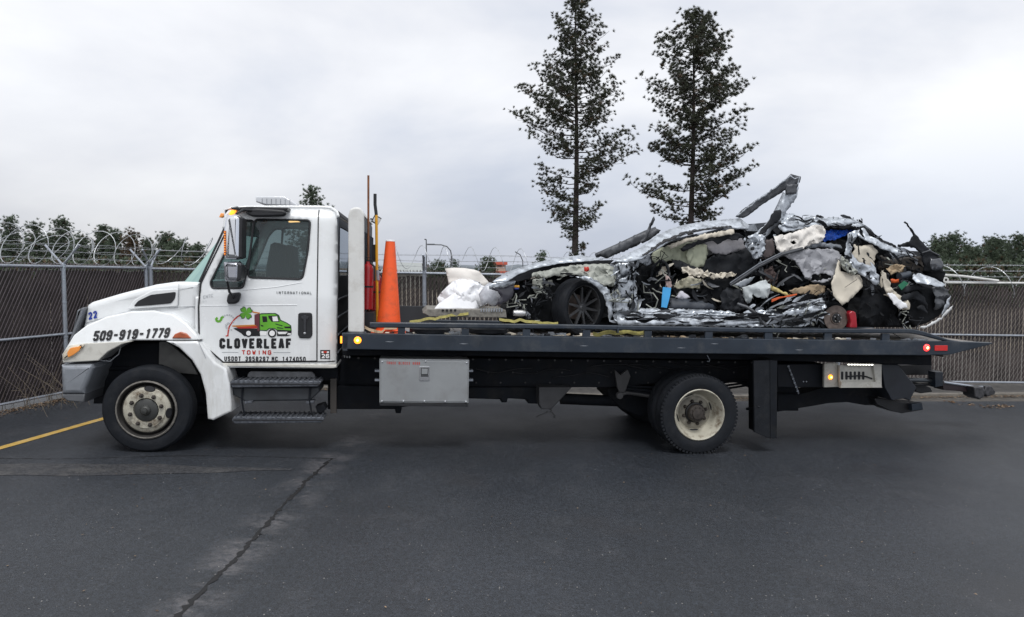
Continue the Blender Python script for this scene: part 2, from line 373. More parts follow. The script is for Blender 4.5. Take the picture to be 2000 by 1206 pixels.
# ---- block lettering on a 4 x 6 grid
GL = {'C': [[(4, 4.6), (4, 5), (3, 6), (1, 6), (0, 5), (0, 1), (1, 0), (3, 0), (4, 1), (4, 1.4)]], 'L': [[(0, 6), (0, 0), (4, 0)]],
 'O': [[(1, 0), (3, 0), (4, 1), (4, 5), (3, 6), (1, 6), (0, 5), (0, 1), (1, 0)]], 'V': [[(0, 6), (2, 0), (4, 6)]],
 'E': [[(4, 6), (0, 6), (0, 0), (4, 0)], [(0, 3), (3, 3)]], 'R': [[(0, 0), (0, 6), (3, 6), (4, 5), (4, 4), (3, 3), (0, 3)], [(2, 3), (4, 0)]],
 'A': [[(0, 0), (1.6, 6), (2.4, 6), (4, 0)], [(.7, 1.8), (3.3, 1.8)]], 'F': [[(4, 6), (0, 6), (0, 0)], [(0, 3), (3, 3)]],
 'T': [[(0, 6), (4, 6)], [(2, 6), (2, 0)]], 'W': [[(0, 6), (1, 0), (2, 4), (3, 0), (4, 6)]], 'I': [[(2, 0), (2, 6)]],
 'N': [[(0, 0), (0, 6), (4, 0), (4, 6)]], 'G': [[(4, 5), (3, 6), (1, 6), (0, 5), (0, 1), (1, 0), (3, 0), (4, 1), (4, 3), (2.3, 3)]],
 'U': [[(0, 6), (0, 1), (1, 0), (3, 0), (4, 1), (4, 6)]], 'S': [[(4, 5), (3, 6), (1, 6), (0, 5), (0, 4), (1, 3), (3, 3), (4, 2), (4, 1), (3, 0), (1, 0), (0, 1)]],
 'D': [[(0, 0), (0, 6), (3, 6), (4, 5), (4, 1), (3, 0), (0, 0)]], 'M': [[(0, 0), (0, 6), (2, 2.5), (4, 6), (4, 0)]],
 'K': [[(0, 0), (0, 6)], [(4, 6), (0, 2.8), (4, 0)]], 'B': [[(0, 0), (0, 6), (3, 6), (3.7, 5), (3.7, 4), (3, 3.1), (4, 2), (4, 1), (3, 0), (0, 0)], [(0, 3.1), (3, 3.1)]],
 'X': [[(0, 0), (4, 6)], [(0, 6), (4, 0)]], 'Y': [[(0, 6), (2, 3), (4, 6)], [(2, 3), (2, 0)]], 'H': [[(0, 0), (0, 6)], [(4, 0), (4, 6)], [(0, 3), (4, 3)]],
 'P': [[(0, 0), (0, 6), (3, 6), (4, 5), (4, 4), (3, 3), (0, 3)]],
 '0': [[(1, 0), (3, 0), (4, 1), (4, 5), (3, 6), (1, 6), (0, 5), (0, 1), (1, 0)]], '1': [[(1, 5), (2.4, 6), (2.4, 0)]],
 '2': [[(0, 5), (1, 6), (3, 6), (4, 5), (4, 3.8), (0, 0), (4, 0)]], '3': [[(0, 5), (1, 6), (3, 6), (4, 5), (4, 4), (3, 3), (4, 2), (4, 1), (3, 0), (1, 0), (0, 1)], [(1.4, 3), (3, 3)]],
 '4': [[(3, 0), (3, 6), (0, 2), (4, 2)]], '5': [[(4, 6), (0, 6), (0, 3.4), (3, 3.4), (4, 2.6), (4, 1), (3, 0), (1, 0), (0, 1)]],
 '6': [[(4, 5), (3, 6), (1, 6), (0, 5), (0, 1), (1, 0), (3, 0), (4, 1), (4, 2.4), (3, 3.3), (0, 3.3)]], '7': [[(0, 6), (4, 6), (1.5, 0)]],
 '8': [[(1, 3), (0, 4), (0, 5), (1, 6), (3, 6), (4, 5), (4, 4), (3, 3), (1, 3), (0, 2), (0, 1), (1, 0), (3, 0), (4, 1), (4, 2), (3, 3)]],
 '9': [[(0, 1), (1, 0), (3, 0), (4, 1), (4, 5), (3, 6), (1, 6), (0, 5), (0, 3.6), (1, 2.7), (4, 2.7)]], '-': [[(.6, 3), (3.4, 3)]], "'": [[(2, 6), (2, 4.6)]], '|': []}
def lettering(txt, p0, p1, hpx, v, stroke=.9, slant=0., gap=.42, vadd=None, only=None):
    """text running between two photo points on plane v; hpx = cap height in photo pixels"""
    a, b = Vector(T(*p0, v)), Vector(T(*p1, v)); h = hpx / F * (TPd(p0, v)); d = (b - a); Lw = d.length; d.normalize(); up_ = Vector((-d.y, d.x))
    if up_.y < 0: up_ = -up_
    cell = Lw / (len(txt) - gap); gw = cell * (1 - gap); mb = MB(); k = 0
    hs = stroke / 6 * h / 2
    def pt(x, y): return a + d * x + up_ * y + d * (slant * y)
    for i, ch in enumerate(txt):
        if only is not None and i != only: continue
        for pl in GL.get(ch, []):
            for q0, q1 in zip(pl, pl[1:]):
                A = Vector((i * cell + hs + q0[0] / 4 * (gw - 2 * hs), hs + q0[1] / 6 * (h - 2 * hs))); B = Vector((i * cell + hs + q1[0] / 4 * (gw - 2 * hs), hs + q1[1] / 6 * (h - 2 * hs)))
                e_ = (B - A); e_.normalize(); nrm = Vector((-e_.y, e_.x)) * hs
                ext = e_ * hs * .55
                q = [A - ext - nrm, B + ext - nrm, B + ext + nrm, A - ext + nrm]
                vv = v - .0004 * (k % 9); k += 1
                mb.add([(pt(*p).x, vv + (vadd(pt(*p).x, pt(*p).y) if vadd else 0), pt(*p).y) for p in q], [(0, 1, 2, 3)])
    return mb
def TPd(p, v):
    q = TP(p[0], p[1], v); return (O + R3 @ q - EYE).dot(Vector((0, math.cos(PITCH), -math.sin(PITCH))))

def letters(txt, p0, p1, hpx, v, m, root, stroke=.9, slant=0., gap=.42, warp=None):
    """one small part per printed letter"""
    for i, ch in enumerate(txt):
        if ch == ' ': continue
        mb = lettering(txt, p0, p1, hpx, v, stroke, slant, gap, only=i)
        if warp: mb.v = [warp(*p) for p in mb.v]
        mb.build('digit' if ch.isdigit() else ('dash' if ch == '-' else 'letter'), m, root, smooth=0)
# ================================================================ setting: ground
def ground_sheet(name, x0, x1, y0, y1, nx, ny, dz, m, fn=None):
    mb = MB(); vs = []
    for j in range(ny + 1):
        for i in range(nx + 1):
            x = x0 + (x1 - x0) * i / nx; y = y0 + (y1 - y0) * j / ny; vs.append((x, y, (fn(x, y) if fn else gz(x, y)) + dz))
    mb.add(vs, [(j * (nx + 1) + i, j * (nx + 1) + i + 1, (j + 1) * (nx + 1) + i + 1, (j + 1) * (nx + 1) + i) for j in range(ny) for i in range(nx)])
    return mb.build(name, m, truck=False, smooth=60, kind='structure')
def asphalt_mat():
    m = bpy.data.materials.new('worn_asphalt'); m.use_nodes = True; t = m.node_tree; L = t.links.new; b = t.nodes['Principled BSDF']
    g = t.nodes.new('ShaderNodeNewGeometry'); P = g.outputs['Position']
    def noise_(sc, det=4, ro=.6, st=(1, 1, 1)):
        mp = t.nodes.new('ShaderNodeMapping'); mp.inputs['Scale'].default_value = st; L(P, mp.inputs[0])
        n = t.nodes.new('ShaderNodeTexNoise'); n.inputs['Scale'].default_value = sc; n.inputs['Detail'].default_value = det; n.inputs['Roughness'].default_value = ro; L(mp.outputs[0], n.inputs['Vector']); return n.outputs[0]
    def rng(s, a, b_, c, d):
        r = t.nodes.new('ShaderNodeMapRange'); r.inputs['From Min'].default_value = a; r.inputs['From Max'].default_value = b_; r.inputs['To Min'].default_value = c; r.inputs['To Max'].default_value = d; L(s, r.inputs[0]); return r.outputs[0]
    def mixc(f, A, B, mode='MIX'):
        x = t.nodes.new('ShaderNodeMix'); x.data_type = 'RGBA'; x.blend_type = mode
        if isinstance(f, float): x.inputs[0].default_value = f
        else: L(f, x.inputs[0])
        for i, q in ((6, A), (7, B)):
            if isinstance(q, tuple): x.inputs[i].default_value = (*q, 1)
            else: L(q, x.inputs[i])
        return x.outputs[2]
    base = mixc(rng(noise_(.35, 3), .35, .65, 0, 1), (.0135, .0165, .0215), (.0215, .0255, .0325))
    base = mixc(rng(noise_(3.0, 6, .7, (1, .6, 1)), .52, .75, 0, .5), base, (.042, .044, .050))
    fine = rng(noise_(95, 3, .8), .36, .64, .25, 1.9); base = mixc(1.0, base, fine, 'MULTIPLY')
    grit = rng(noise_(26, 5, .8), .35, .65, .55, 1.5); base = mixc(1.0, base, grit, 'MULTIPLY')
    A_, B_ = G(660, 885), G(330, 1222); dx, dy = (B_ - A_).x, (B_ - A_).y; Ln = math.hypot(dx, dy); nx, ny = -dy / Ln, dx / Ln
    vm = t.nodes.new('ShaderNodeVectorMath'); vm.operation = 'DOT_PRODUCT'; L(P, vm.inputs[0]); vm.inputs[1].default_value = (nx, ny, 0)
    ab = t.nodes.new('ShaderNodeMath'); ab.operation = 'SUBTRACT'; L(vm.outputs['Value'], ab.inputs[0]); ab.inputs[1].default_value = nx * A_.x + ny * A_.y
    a2 = t.nodes.new('ShaderNodeMath'); a2.operation = 'ABSOLUTE'; L(ab.outputs[0], a2.inputs[0])
    near_ = rng(a2.outputs[0], .02, .30, 1, 0); pat = rng(noise_(1.9, 5, .7, (.9, 1.3, 1)), .46, .6, 0, .9)
    fb_ = rng(noise_(22, 6, .85, (.8, 1.3, 1)), .42, .58, .15, 1.0); pm_ = t.nodes.new('ShaderNodeMath'); pm_.operation = 'MULTIPLY'; L(pat, pm_.inputs[0]); L(fb_, pm_.inputs[1]); pat = pm_.outputs[0]
    wm_ = t.nodes.new('ShaderNodeMath'); wm_.operation = 'MULTIPLY'; L(near_, wm_.inputs[0]); L(pat, wm_.inputs[1]); base = mixc(wm_.outputs[0], base, (.125, .12, .125))
    oil = rng(noise_(.9, 3, .5), .60, .72, 0, .55); base = mixc(oil, base, (.020, .020, .023))
    vo = t.nodes.new('ShaderNodeTexVoronoi'); vo.inputs['Scale'].default_value = 42; L(P, vo.inputs['Vector'])
    sp = rng(vo.outputs['Distance'], .06, .13, 1, 0); gate = rng(noise_(17, 2), .60, .68, 0, .40)
    mt = t.nodes.new('ShaderNodeMath'); mt.operation = 'MULTIPLY'; L(sp, mt.inputs[0]); L(gate, mt.inputs[1])
    base = mixc(mt.outputs[0], base, (.22, .215, .21))
    L(base, b.inputs['Base Color']); L(rng(noise_(.8, 4), .3, .7, .44, .58), b.inputs['Roughness']); b.inputs['Specular IOR Level'].default_value = .6
    bp = t.nodes.new('ShaderNodeBump'); bp.inputs['Distance'].default_value = .005; bp.inputs['Strength'].default_value = .9; L(noise_(70, 4, .7), bp.inputs['Height']); L(bp.outputs[0], b.inputs['Normal'])
    return m
asph = asphalt_mat()
FY = lambda x: 12.75 + (x + 6.3) * .0556            # back fence line
ground_sheet('asphalt_lot', -7.2, 22, -3, 12.6, 90, 60, 0, asph)
def terr(x, y): return gz(max(-12, min(20, x)), y) - .05 - max(0, (y - 15)) * .012 * (1 if y < 100 else 0) - (1.02 if y >= 100 else 0)
soil = mat('dry_soil_and_grass', (.10, .082, .06), .95, var=.4, scale=1.5, bump=.02, bscale=9)
ground_sheet('field', -900, 900, -20, 1500, 240, 200, -.02, soil, terr)
ground_sheet('verge', -16, 30, -4, 20, 60, 40, -.012, mat('grey_gravel_verge', (.085, .078, .07), .9, var=.4, scale=9, bump=.01, bscale=40))
# fine overlays: newer paving strip, crack, worn dusty patches, yellow stall line
asph2 = asph
def ribbon(name, pts, m, dz, jag=0., wfun=None, kind='structure'):
    mb = MB(); vs = []; n = len(pts)
    for i, (a, wd) in enumerate(pts):
        d = (pts[min(i + 1, n - 1)][0] - pts[max(0, i - 1)][0]); d.z = 0; d.normalize(); s = Vector((-d.y, d.x, 0)) * wd / 2
        for q in (a + s, a - s): vs.append((q.x + random.uniform(-jag, jag), q.y + random.uniform(-jag, jag), gz(q.x, q.y) + dz))
    mb.add(vs, [(2 * i, 2 * i + 1, 2 * i + 3, 2 * i + 2) for i in range(n - 1)])
    return mb.build(name, m, truck=False, smooth=0, kind=kind)
tar = mat('black_crack_filling', (.006, .006, .007), .7, var=.3)
cp = [(648, 896), (640, 903), (612, 929), (594, 943), (590, 953), (556, 984), (540, 1001), (520, 1026), (507, 1037), (498, 1050), (468, 1083), (450, 1102), (420, 1130), (395, 1157), (372, 1180), (345, 1206), (300, 1250)]
path = []
for a, b in zip(cp, cp[1:]):
    A, B = G(*a), G(*b); k = max(2, int((B - A).length / .035))
    for j in range(k): path.append((A.lerp(B, j / k) + Vector((random.gauss(0, .007), random.gauss(0, .007), 0)), .034 * random.uniform(.35, 1.6)))
ribbon('pavement_crack', path, tar, .004, .002)
sp_ = []
for i in range(150):
    x = -60 + i * 4.8; y = 894 + 3 * math.sin(i * .05) + (0 if x < 300 else -(x - 300) * .0); p = G(x, y)
    sp_.append((p + Vector((0, random.gauss(0, .004), 0)), .011 * random.uniform(.3, 1.5)))
ribbon('pavement_seam', sp_, tar, .0045, .002)
fine2 = []
for (a, b) in (((1072, 797), (1078, 806)), ((1078, 806), (1083, 812)), ((1083, 812), (1084, 817)), ((1070, 804), (1046, 815))):
    A, B = G(*a), G(*b); mb_ = [(A.lerp(B, j / 6) + Vector((random.gauss(0, .01), random.gauss(0, .01), 0)), .02) for j in range(7)]; ribbon('pavement_crack', mb_, tar, .004)
# long strip of coarser patched paving
cm = mat('coarse_patched_asphalt', (.033, .034, .038), .62, var=.5, scale=30, bump=.008, bscale=45, dirt=(.085, .082, .08), dirt_amt=.4, dirt_scale=5)
st = [(G(-120 + i * 30, 918 + 1.2 * math.sin(i * .8)), .42 * (1 if i < 12 else max(.12, 1 - (i - 12) / 12))) for i in range(24)]
ribbon('patched_paving_strip', st, cm, .0035, .012)
duststain = mat('pale_worn_asphalt', (.082, .080, .080), .85, var=.35, scale=40, bump=.006, bscale=60, dirt=(.04, .04, .042), dirt_amt=.5, dirt_scale=12)
mbd = MB()
for cx, cy, rx, n_ in ((565, 965, .32, 9), (585, 1000, .22, 5), (520, 1080, .3, 7), (440, 1160, .35, 6), (560, 935, .2, 5), (470, 1125, .25, 5)):
    c = G(cx, cy)
    for k in range(n_):
        a = c + Vector((random.gauss(0, rx * .8), random.gauss(0, rx * .3), 0)); q = []
        for s in range(9):
            t = 2 * math.pi * s / 9; x = a.x + math.cos(t) * rx * random.uniform(.2, .55); y = a.y + math.sin(t) * rx * random.uniform(.05, .17); q.append((x, y, gz(x, y) + .0012 + .0002 * k))
        mbd.add(q, [tuple(range(9))])
yel = mat('worn_yellow_road_paint', (.50, .32, .07), .7, var=.2, scale=9, dirt=(.30, .27, .2), dirt_amt=.45, dirt_scale=9, bump=.002, bscale=80)
A0, A1 = G(-160, 922), G(235, 809)
ribbon('painted_stall_line', [(A0.lerp(A1, i / 30), .105) for i in range(31)], yel, .005, .004)
# kerb at the foot of the back fence
conc = mat('pale_kerb_concrete', (.17, .155, .135), .85, var=.25, scale=8, bump=.004, bscale=30)
kb = MB(); n = 60; vs = []
for i in range(n + 1):
    x = -6.6 + 30 * i / n; y = FY(x) - .42; z = gz(x, y)
    vs += [(x, y, z - .1), (x, y, z + .035), (x, y + .09, z + .04), (x, y + .09, z - .1)]
kb.add(vs, [(4 * i + k, 4 * i + k + 1, 4 * i + 5 + k, 4 * i + 4 + k) for i in range(n) for k in range(3)]).build('kerb', conc, truck=False, kind='structure')
# ================================================================ the tow truck
truck = Root('tow_truck', 'white flatbed tow truck with a green clover logo on its door, carrying a wreck', 'tow truck', (3.2, 1.15, 0))
TV = .15                                              # plane of the cab side
cabout = [(391, 552), (437, 447), (441, 420), (449, 410), (470, 406), (560, 405), (620, 405), (640, 406), (652, 413), (656, 424), (658, 470), (659, 560), (657, 714), (424, 712), (393, 673), (388, 655), (387, 610), (388, 580)]
co = TL(cabout, TV); wtop = max(p[1] for p in co); urear = max(p[0] for p in co)
def cabv(u, w):
    d = max(0, .16 - (wtop - w)) ; v = .18 - math.sqrt(max(0, .18 ** 2 - d * d)) if d > 0 else 0
    e_ = max(0, .12 - (urear - u)); v += .14 - math.sqrt(max(0, .14 ** 2 - e_ * e_)) if e_ > 0 else 0
    return v + max(0, w - 1.75) * .10
win1 = TL(roundpoly([(494, 428), (604, 429.5), (600, 490), (590, 546), (483, 542), (487, 490)], 9), TV)
win0 = TL(roundpoly([(474, 430), (492, 430), (488, 480), (481, 530), (474, 563), (414, 563), (410, 553), (436, 498), (458, 447)], 7), TV)
def cabside(mb, loops, sp, v0, sgn, mi=0):
    ov, tr = tri_poly(loops, sp, .1)
    mb.add([(p.x, (v0 + cabv(p.x, p.y)) if sgn > 0 else (v0 - cabv(p.x, p.y)), p.y) for p in ov], tr, mi)
def strip(mb, pts, va, vb, n=10, mi=0, close=False):
    vs = []
    for (u, w) in pts:
        a = va + cabv(u, w); b = vb - cabv(u, w)
        for k in range(n + 1): vs.append((u, a + (b - a) * k / n, w))
    K = len(pts); mb.add(vs, [(i * (n + 1) + k, i * (n + 1) + k + 1, (i + 1) * (n + 1) + k + 1, (i + 1) * (n + 1) + k) for i in range(K - 1) for k in range(n)], mi)
FV = 2.19
cb = MB(); cabside(cb, [co, win0, win1], .045, TV, 1); cabside(cb, [co, win0, win1], .07, FV, -1)
def dens(pts, s=.03):
    o_ = []
    for a, b in zip(pts, pts[1:]):
        a, b = Vector(a), Vector(b); k = max(1, int((b - a).length / s)); o_ += [tuple(a.lerp(b, j / k)) for j in range(k)]
    return o_ + [tuple(pts[-1])]
strip(cb, dens(co[1:10]), TV, FV)                     # front header, roof
strip(cb, dens(co[12:]), TV, FV)                      # sill and firewall
cab = cb.build('cab', [white, trim], truck, solid=.035, innermat=-1, smooth=40)
# back wall of the cab with its window
bw = MB(); u1 = urear - .01
w0, w1 = co[12][1], co[9][1]
wa, wb_ = T(660, 540, TV)[1], T(660, 440, TV)[1]
for a in ((.28, .45, w0, w1), (1.89, 2.06, w0, w1), (.45, 1.89, w0, wa), (.45, 1.89, wb_, w1)): bw.box((u1 - .03, a[0], a[2]), (u1, a[1], a[3]))
bw.build('cab_back_wall', mat('slate_cab_back', (.06, .07, .085), .5, var=.2), truck, parent=cab)
for i in range(4): MB().box((u1, .36, w0 + .12 + i * .21), (u1 + .01, 1.98, w0 + .135 + i * .21)).build('back_panel_rib', galv, truck, parent=cab)
MB().box((u1 - .022, .46, wa), (u1 - .014, 1.88, wb_)).build('rear_window', glasst, truck, parent=cab)
for nm, wn in (('quarter_window', win0), ('door_window', win1)):
    for side in (0, 1):
        g = MB(); ov, tr = tri_poly([wn], .12, .1); s = .018
        g.add([(p.x, (TV + cabv(p.x, p.y) + s) if side == 0 else (FV - cabv(p.x, p.y) - s), p.y) for p in ov], tr)
        g.build(nm, glasst, truck, parent=cab)
        k = MB(); L_ = [Vector(p) for p in wn] + [Vector(wn[0])]
        k.tube([(p.x, (TV + cabv(p.x, p.y) - .002) if side == 0 else (FV - cabv(p.x, p.y)), p.y) for p in L_], .012, 6, cap=False)
        k.build('window_seal', black, truck, parent=cab)
# wrap-around windscreen
ws = MB(); a0, a1 = Vector(co[0]), Vector(co[1]); n = 24; vs = []
for j in range(9):
    t = j / 8; c = a0.lerp(a1, t)
    for k in range(n + 1):
        vv = TV + .03 + cabv(c.x, c.y) + (FV - TV - .06 - 2 * cabv(c.x, c.y)) * k / n; s = abs(2 * k / n - 1)
        ws.v.append((c.x - (.34 - .26 * t) * (1 - s ** 4), vv, c.y))
ws.f = [(j * (n + 1) + k, j * (n + 1) + k + 1, (j + 1) * (n + 1) + k + 1, (j + 1) * (n + 1) + k) for j in range(8) for k in range(n)]; ws.m = [0] * len(ws.f)
ws.build('windscreen', glassg, truck)
for s in (0, 1):
    MB().tube([(q[0] - .012, (TV + .022 + cabv(*q)) if s == 0 else (FV - .022 - cabv(*q)), q[1]) for q in dens([co[0], co[1]], .1)], .022, 6).build('windscreen_pillar_seal', black, truck)
hd = MB(); c = a1
for k in range(n + 1):
    vv = TV + .03 + cabv(c.x, c.y) + (FV - TV - .06 - 2 * cabv(c.x, c.y)) * k / n; s = abs(2 * k / n - 1)
    hd.v += [(c.x - .085 * (1 - s ** 4), vv, c.y - .02), (c.x - .02 - .06 * (1 - s ** 4), vv, wtop - .06), (c.x + .12, vv, wtop - .012)]
hd.f = [(3 * k + i, 3 * k + i + 1, 3 * k + 4 + i, 3 * k + 3 + i) for k in range(n) for i in range(2)]; hd.m = [0] * len(hd.f)
hd.build('roof_header', white, truck, solid=.02)
# door outline gaps, crease and sill
def seam(pts, v, r=.006, m=ink, name='door_gap', parent=None, vf=True):
    p = dens(TL(pts, v), .05); return MB().tube([(a[0], v + (cabv(*a) if vf else 0) - .001, a[1]) for a in p], r, 5).build(name, m, truck, parent=parent)
door = MB(); dpx = [(396, 556), (440, 449), (447, 424), (452, 419), (612, 414), (617, 420), (619, 706), (436, 706), (396, 668), (392, 610)]
seam([(619.6, 409), (619.6, 500), (619, 706)], TV, .008); seam([(619, 706), (436, 708), (393, 671), (389, 655), (388, 600), (392, 553), (440, 448)], TV, .010)
seam([(660, 706.5), (436, 708.5)], TV, .007)
seam([(392, 597.5), (470, 597), (580, 596)], TV, .0045, white, 'door_crease'); seam([(470, 567.5), (540, 561), (590, 552)], TV, .004, white, 'door_crease')
pxprism([(421, 709.5), (657, 713.5), (657, 718), (650, 719.5), (421, 715)], .13, .3, .006).build('cab_sill', dirtywhite, truck)
# handle
dh = MB().prism(TL(roundpoly([(582.5, 611), (610, 611), (610.5, 655), (606, 661), (586, 661), (582, 655)], 6), TV), TV - .014, TV + .02, .008).build('door_handle', black, truck)
MB().prism(TL(roundpoly([(593, 616), (599, 616), (598, 648), (594, 648)], 2), TV), TV - .03, TV - .012, .004).build('handle_grip', trim, truck, parent=dh)
MB().prism(TL(roundpoly([(588, 618), (604, 618), (602, 624), (590, 624)], 2), TV), TV - .026, TV - .012, .004).build('handle_lever', trim, truck, parent=dh)
p = TP(595.5, 651, TV); MB().lathe([(0, -.006), (.014, -.005), (.016, .004)], (p.x, TV - .014, p.z), 16).build('lock', chrome, truck, parent=dh)
# interior: seats, wheel, dash, glowing amber reflection
it = MB()
for (a, b, v0, v1) in (((505, 470), (560, 700), .5, 1.0), ((505, 470), (560, 700), 1.4, 1.9)):
    q = [(520, 560), (522, 520), (530, 478), (538, 474), (550, 478), (552, 520), (556, 600), (556, 700), (480, 700), (480, 640), (515, 632)]
    MB().prism(TL(q, .6), v0, v1, .05).build('seat', trim, truck)
a, b = TP(408, 600, .4), TP(440, 548, .4)
MB().box((a.x + .1, .3, a.z - .3), (b.x + .05, 2.05, b.z - .04)).build('dashboard', trim, truck)
c = TP(463, 545, .6); sw = MB().lathe([(.19 + .014 * math.cos(t), .014 * math.sin(t)) for t in [k * math.pi / 4 for k in range(9)]], (0, 0, 0), 28)
sw.xf(Matrix.Translation((c.x, .65, c.z)) @ Matrix.Rotation(math.radians(60), 4, 'Y') @ Matrix.Rotation(math.radians(90), 4, 'Z')); sw.build('steering_wheel', black, truck)
lm = TP(571, 433.5, .9); MB().prism([(lm.x - .06, lm.z), (lm.x + .07, lm.z + .01), (lm.x, lm.z + .035), (lm.x - .03, lm.z + .03)], .95, 1.1, .004).build('amber_reflection', mat('glowing_amber_reflection', (1, .7, .4), .4, emit=((1, .55, .22), 3)), truck)  # glowing block stands in for an amber reflection, no lamp here
# visor, roof trim, marker lamps
pxprism([(450, 405.5), (490, 404), (562, 406), (561, 411), (500, 412), (452, 409)], .10, 1.0, .008).build('sun_visor', black, truck)
MB().prism(TL(roundpoly([(479, 411), (500, 407), (556, 411), (561, 417), (554, 423), (494, 424), (481, 419)], 5), .1), .07, .16, .02).build('visor_bracket', black, truck)
for i, vv in enumerate((.24, .8, 1.17, 1.54, 2.0)):
    MB().prism(TL([(445, 419), (449, 410.5), (458, 410.5), (456, 417), (450, 420)], .2), vv, vv + .08, .012).xf(Matrix.Translation((0 if i in (0, 4) else -.25, 0, 0))).build('roof_marker_lamp', amberlit if i == 0 else amber, truck)
lb = MB(); lb.prism(TL([(504, 386), (560, 386), (586, 403), (580, 405), (524, 403), (505, 397)], .7), .55, 1.75, .015)
lbo = lb.build('roof_light_bar', mat('frosted_light_bar', (.62, .64, .67), .25, coat=.6, var=.1), truck)
pxprism([(520, 396), (570, 399), (580, 406), (522, 408)], .8, 1.5, .005).build('light_bar_bracket', black, truck, parent=lbo)
for i in range(7): MB().box((TP(512 + i * 9, 389, .55).x - .002, .545, TP(512, 398, .55).z), (TP(512 + i * 9, 389, .55).x + .004, .552, TP(512, 388, .55).z)).build('light_bar_rib', dullmetal, truck, parent=lbo)
# mirror
mb = MB().prism(TL(roundpoly([(441, 421), (462, 419), (471, 424), (470, 505), (460, 508), (438, 506), (437, 450)], 4), -.18), -.21, -.0, .055, 6); mh = mb.build('wing_mirror', chrome, truck)
MB().prism(TL(roundpoly([(462, 421), (474, 426), (473, 504), (461, 507)], 3), -.18), -.195, .02, .01).build('mirror_back', black, truck, parent=mh)
MB().prism(TL(roundpoly([(436, 512), (462, 511), (471, 515), (470, 546), (463, 551), (439, 550)], 3), -.16), -.19, -.02, .05, 6).build('convex_mirror', mat('mirror_shell', (.42, .43, .47), .25, .8), truck, parent=mh)
MB().prism(TL(roundpoly([(462, 514), (473, 518), (472, 546), (463, 551)], 3), -.16), -.186, .0, .01).build('convex_mirror_back', black, truck, parent=mh)
MB().prism(TL(roundpoly([(437, 451), (441.5, 451), (441.5, 500), (437.5, 500)], 1), -.2), -.207, -.19, .003).build('indicator_strip', rustred, truck, parent=mh)
for i in range(10): q = TP(439.3, 454 + i * 4.7, -.2); MB().box((q.x - .007, -.211, q.z - .005), (q.x + .007, -.2065, q.z + .005)).build('indicator_light', amberglow, truck, parent=mh)
MB().tube([TP(444, 549, -.1), TP(446, 560, -.08), TP(448, 570, -.03), TP(455, 582, .08)], .014, 8).build('mirror_arm', black, truck, parent=mh)
MB().tube([TP(468, 512, -.08), TP(480, 528, .08), TP(486, 524, .16)], .012, 8).build('mirror_arm', black, truck, parent=mh)
MB().tube([TP(462, 418, -.1), TP(475, 410, 0), TP(500, 412, .12)], .014, 8).build('mirror_arm', black, truck, parent=mh)
MB().prism(TL(roundpoly([(449, 573), (469, 571), (471, 576), (468, 589), (460, 594), (447, 594), (444, 589), (446, 577)], 4), .14), .09, .16, .02).build('mirror_mount', black, truck)
# hood
hout = [(153, 598), (163, 592), (224, 575), (299, 556.5), (339, 551), (391, 551), (386, 599), (388, 664), (259, 664), (133, 672), (141, 655)]
def hoodv(u, w): return max(0, (-.05 - u)) * .32
hoodb = MB().prism(dens(TL(hout, .18) + [TL(hout, .18)[0]], .06)[:-1], .18, 2.16, .07, 6, vadd=None)
uf, ub = T(153, 640, .18)[0], T(391, 600, .18)[0]
hoodb.v = [(u, v + (.20 * (max(0, (ub - u) / (ub - uf)) ** 1.6)) * (1 if v < 1.17 else -1), w) for u, v, w in hoodb.v]
hood = hoodb.build('hood', white, truck, smooth=50)
hv = lambda u: .18 + .20 * (max(0, (ub - u) / (ub - uf)) ** 1.6)
def hoodsheet(px, off, m, name, r=.006, thick=.02, parent=None):
    q = TL(px, .24); mbx = MB().prism(q, 0, thick, r, 2); mbx.v = [(u, v + hv(u) + off, w) for u, v, w in mbx.v]; return mbx.build(name, m, truck, parent=parent or hood)
hoodsheet(roundpoly([(245, 605), (262, 585), (300, 567), (351, 563.5), (350, 599), (300, 601)], 5), -.012, white, 'intake_surround', .010)
hoodsheet(roundpoly([(260.5, 599), (270, 588), (296, 576), (347, 570), (345, 583), (337, 592.5), (292, 597)], 4), -.020, black, 'air_intake', .004)
def hseam(pts, r, m, name): MB().tube([(a[0], hv(a[0]) - .002, a[1]) for a in dens(TL(pts, .24), .05)], r, 5).build(name, m, truck, parent=hood)
hseam([(157, 633), (240, 611), (300, 602), (386, 598)], .004, inkgrey, 'hood_crease'); hseam([(352, 554), (351, 596)], .002, inkgrey, 'hood_crease')
# grille strip and nose corner
pxprism(roundpoly([(150, 606), (164, 600), (141, 662), (137, 667)], 3), .30, 2.04, .02).build('grille', mat('grey_grille', (.20, .21, .23), .4, .4), truck)
# near and far fender with flared arch
def arcpts(): return [(132, 674), (143, 655), (165, 636), (200, 620), (245, 610), (290, 608), (330, 615), (360, 632), (380, 650), (389, 664), (374, 665.5), (259, 665.5), (239, 671), (212, 686), (192, 704), (122, 708), (121, 692)]
for v0, v1 in ((.02, .4), (1.94, 2.32)):
    fm = MB().prism(TL(arcpts(), .02), 0, .38, .018, 3)
    # swell: lower arch stands proud, upper edge melts into the hood
    wl, wh = T(260, 665, .02)[1], T(290, 608, .02)[1]
    if v0 < 1: fm.v = [(u, v0 + v + .15 * max(0, min(1, (w - wl) / (wh - wl))) ** 1.3, w) for u, v, w in fm.v]
    else: fm.v = [(u, v1 - v - .15 * max(0, min(1, (w - wl) / (wh - wl))) ** 1.3, w) for u, v, w in fm.v]; fm.f = [f[::-1] for f in fm.f]
    fe = fm.build('front_fender', white, truck, smooth=60)
    if v0 < 1: fender = fe
pxprism([(121, 692), (134, 675), (165, 671), (259, 667), (238, 673), (211, 687), (192, 705), (122, 709)], .008, .1, .01).build('fender_lower_skin', dirtywhite, truck, parent=fender)
